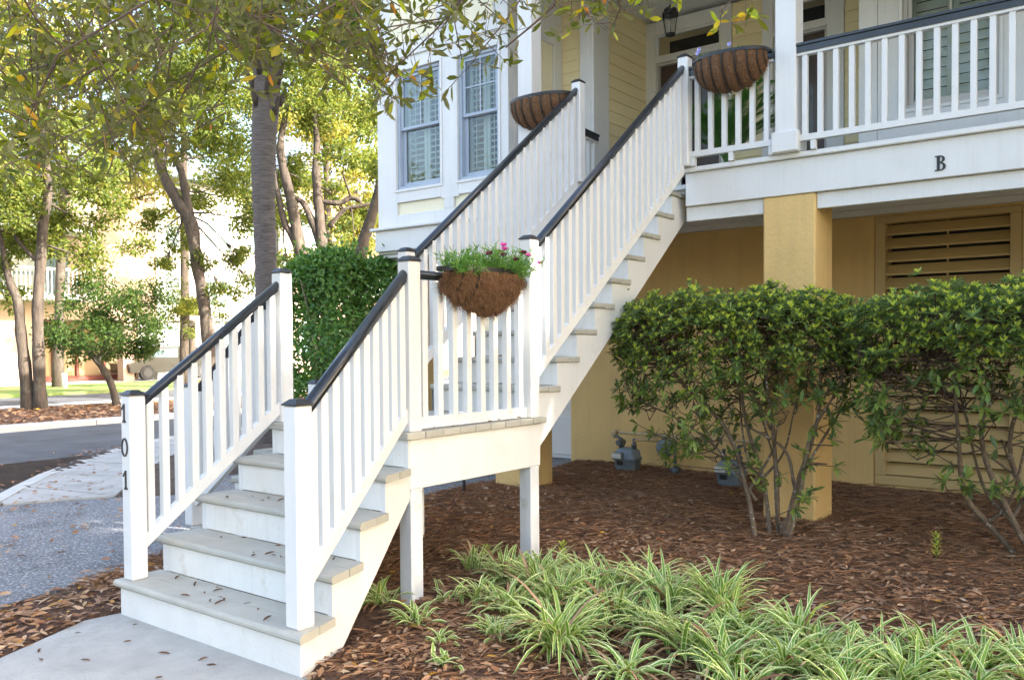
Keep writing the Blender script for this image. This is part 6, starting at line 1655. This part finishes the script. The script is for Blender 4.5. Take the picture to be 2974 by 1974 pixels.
# ================================================================== FALLEN LEAVES AND PINE STRAW
def scatter(name, n, x0, x1, y0, y1, hfun, mats, L, W, rng, skip=None, dens=None, lift=0.004, yel=0.0, label='x', hi=True, tilt=0.35):
    x = rng.uniform(x0, x1, n * 2); y = rng.uniform(y0, y1, n * 2)
    k = np.array([(skip is None or not skip(a, b)) and (dens is None or rng.uniform() < dens(a, b)) for a, b in zip(x, y)]); x, y = x[k][:n], y[k][:n]
    n = len(x); z = np.array([hfun(a, b) for a, b in zip(x, y)]) + lift + rng.uniform(0, 0.012, n)
    az = rng.uniform(0, 6.283, n); d = np.stack([np.cos(az), np.sin(az), rng.normal(size=n) * tilt * 0.4], 1)
    nr = np.tile([0, 0, 1.0], (n, 1)) + rng.normal(size=(n, 3)) * tilt
    LL = rng.uniform(L[0], L[1], n); P = np.stack([x, y, z], 1) - unit(d) * LL[:, None] * 0.5
    s = rng.uniform(size=n) < yel; parts = []
    for sel, mi in ((~s, 0), (s, 1)):
        if sel.any():
            V, T = leaves(P[sel], d[sel], nr[sel], LL[sel], LL[sel] * W, hi=hi, fold=0.15, droop=rng.uniform(-0.1, 0.15)); parts.append((V, T, mi))
    o = leafobj(name, parts, mats, None, (0, 0, 0)); tag(o, label, 'leaf litter', kind='stuff')
    return o
rgs = np.random.default_rng(55)
onpath = lambda x, y: inside(WALK, x, y) or inside(DRIVE, x, y) or (-1.47 < x < xr(y) and 0 < y < 0.9)
scatter('leaf_litter', 13000, -2.4, 3.6, -1.2, 5.6, bed_h, [MT['dead'], MT['dead_y']], (0.035, 0.07), 0.36, rgs, onpath,
        lambda x, y: (1.0 if y < 3.2 and x > -0.3 else (0.4 if y < 4 else 0.15)) * (0.35 + 0.65 * (math.sin(3.3 * x + 1.1) * math.sin(2.7 * y + x) > -0.35)), 0.013, 0.015, 'brown fallen oak leaves covering the mulch bed')
def straw(n, x0, x1, y0, y1, seed, dens):
    rg = np.random.default_rng(seed)
    x = rg.uniform(x0, x1, n); y = rg.uniform(y0, y1, n); k = np.array([not onpath(a, b) and rg.uniform() < dens(a, b) for a, b in zip(x, y)]); x, y = x[k], y[k]; n = len(x)
    z = np.array([bed_h(a, b) for a, b in zip(x, y)]) + rg.uniform(0, 0.018, n)
    az = rg.uniform(0, 6.283, n); d = np.stack([np.cos(az), np.sin(az), rg.normal(size=n) * 0.12], 1)
    V, T = leaves(np.stack([x, y, z], 1), d, np.tile([0, 0, 1.0], (n, 1)) + rg.normal(size=(n, 3)) * 0.3, rg.uniform(0.08, 0.2, n), 0.0028, fold=0.1, droop=0.06)
    o = leafobj('pine_straw', [(V, T, 0)], [MT['straw']], None, (0, 0, 0)); tag(o, 'reddish brown pine straw spread over the mulch bed', 'pine straw', kind='stuff')
straw(80000, -2.5, 3.6, 0.2, 6.05, 12, lambda x, y: 1.0 if y > 2.2 or x < -0.4 else 0.7)
scatter('driveway_leaves', 520, -7.5, -2.0, -0.6, 4.5, lambda x, y: 0.012, [MT['dead'], MT['dead_y']], (0.035, 0.08), 0.36, rgs, lambda x, y: not (inside(DRIVE, x, y) or inside(SIDEWALK, x, y)), None, 0.002, 0.08, 'scattered brown leaves on the driveway and pavement')
scatter('kerb_leaves', 900, -9.6, -4.6, 0.2, 5.0, lambda x, y: -0.055, [MT['dead'], MT['dead_y']], (0.04, 0.09), 0.4, rgs, lambda x, y: not inside(ROAD, x, y), lambda x, y: 0.9 if abs((y - 1.0) - (-x - 5.6) * 0.83) < 0.55 else 0.05, 0.002, 0.05, 'brown leaves gathered along the kerb of the near road')
scatter('far_leaves', 3200, -18.4, -13.8, 2.5, 12, lambda x, y: 0.035, [MT['dead'], MT['dead_y']], (0.08, 0.16), 0.45, rgs, None, None, 0.005, 0.02, 'reddish leaf mulch in the bed beyond the road', hi=False)
scatter('strip_leaves', 900, -2.5, -1.35, -1.6, 1.0, lambda x, y: bed_h(x, y) + 0.003, [MT['dead'], MT['dead_y']], (0.045, 0.09), 0.36, rgs, onpath, None, 0.003, 0.04, 'curled brown leaves on bare soil left of the stairs')
# single leaves lying on the steps and the walkway
LM = {}
def leaf_var(k):
    if k not in LM:
        rg = np.random.default_rng(700 + k); L = [0.05, 0.04, 0.065, 0.032][k % 4]
        V, T = leaves([[-L / 2, 0, 0.006]], [[1, 0, rg.uniform(-0.1, 0.1)]], [[0, rg.uniform(-.4, .4), 1]], L, L * [0.3, 0.36, 0.2, 0.4][k % 4], hi=True, fold=[0.35, 0.2, 0.5, 0.3][k % 4], droop=[0.1, -0.1, 0.15, 0.0][k % 4])
        LM[k] = tri_mesh('fallen_leaf', V, T, MT['dead_dark'])
    return LM[k]
LEAVES = []
def leaf_at(x, y, z, k, az, where, group):
    LEAVES.append((x, y, z, k, az, where, group))
rl = random.Random(3)
TN = ['', 'lowest', 'second', 'third', 'fourth', 'fifth']
for i in range(1, 5):
    for k in range([0, 13, 12, 6, 6][i]):
        y = (i - 1) * t_ + rl.uniform(0.0, 0.2); x = rl.uniform(-1.3, -0.25)
        if i == 2 and k > 5: x, y = -0.60 + rl.gauss(0, 0.05), t_ + 0.06 + rl.gauss(0, 0.025)
        leaf_at(x, y, i * r_ + 0.001 + 0.003 * (k % 3), rl.randrange(8), rl.uniform(0, 6.28), 'on the %s tread of the front flight' % TN[i], 'leaves on the front flight')
for k in range(14):
    leaf_at(-0.36 + rl.uniform(-0.12, 0.06), rl.uniform(1.1, 2.1), 0.951 + 0.003 * (k % 3), rl.randrange(8), rl.uniform(0, 6.28), 'on the landing under its bottom rail', 'leaves on the landing')
for i in range(1, 6):
    for k in range(7):
        leaf_at(rl.uniform(-1.2, -0.45), UY0 + (i - 1) * T2S + rl.uniform(0.12, 0.23), 0.95 + i * r_ + 0.002, rl.randrange(8), rl.uniform(0, 6.28), 'on the %s tread of the upper flight' % TN[i], 'leaves on the upper flight')
for k in range(40):
    x, y = rl.uniform(-1.5, 0.4), rl.uniform(-1.3, -0.05)
    if inside(WALK, x, y): leaf_at(x, y, 0.006, rl.randrange(8), rl.uniform(0, 6.28), 'on the concrete walkway %s' % ('close to the stairs' if y > -0.35 else 'midway out' if y > -0.75 else 'further out'), 'leaves on the walkway')
ORDL = ORD
byw = {}
for L_ in LEAVES: byw.setdefault(L_[5], []).append(L_)
for where, ls in byw.items():
    ls.sort(key=lambda c: ((c[0] - CAM.x) * _rt.x + (c[1] - CAM.y) * _rt.y) / ((c[0] - CAM.x) * _fw.x + (c[1] - CAM.y) * _fw.y))
    for j, (x, y, z, k, az, w_, group) in enumerate(ls):
        o = bpy.data.objects.new('fallen_leaf', leaf_var(k)); link(o, (x, y, z)); o.rotation_euler = (R.uniform(-0.12, 0.12), R.uniform(-0.12, 0.12), az)
        tag(o, 'brown fallen leaf %s, %s from the left' % (where, ORDL[j]), 'leaf', group)
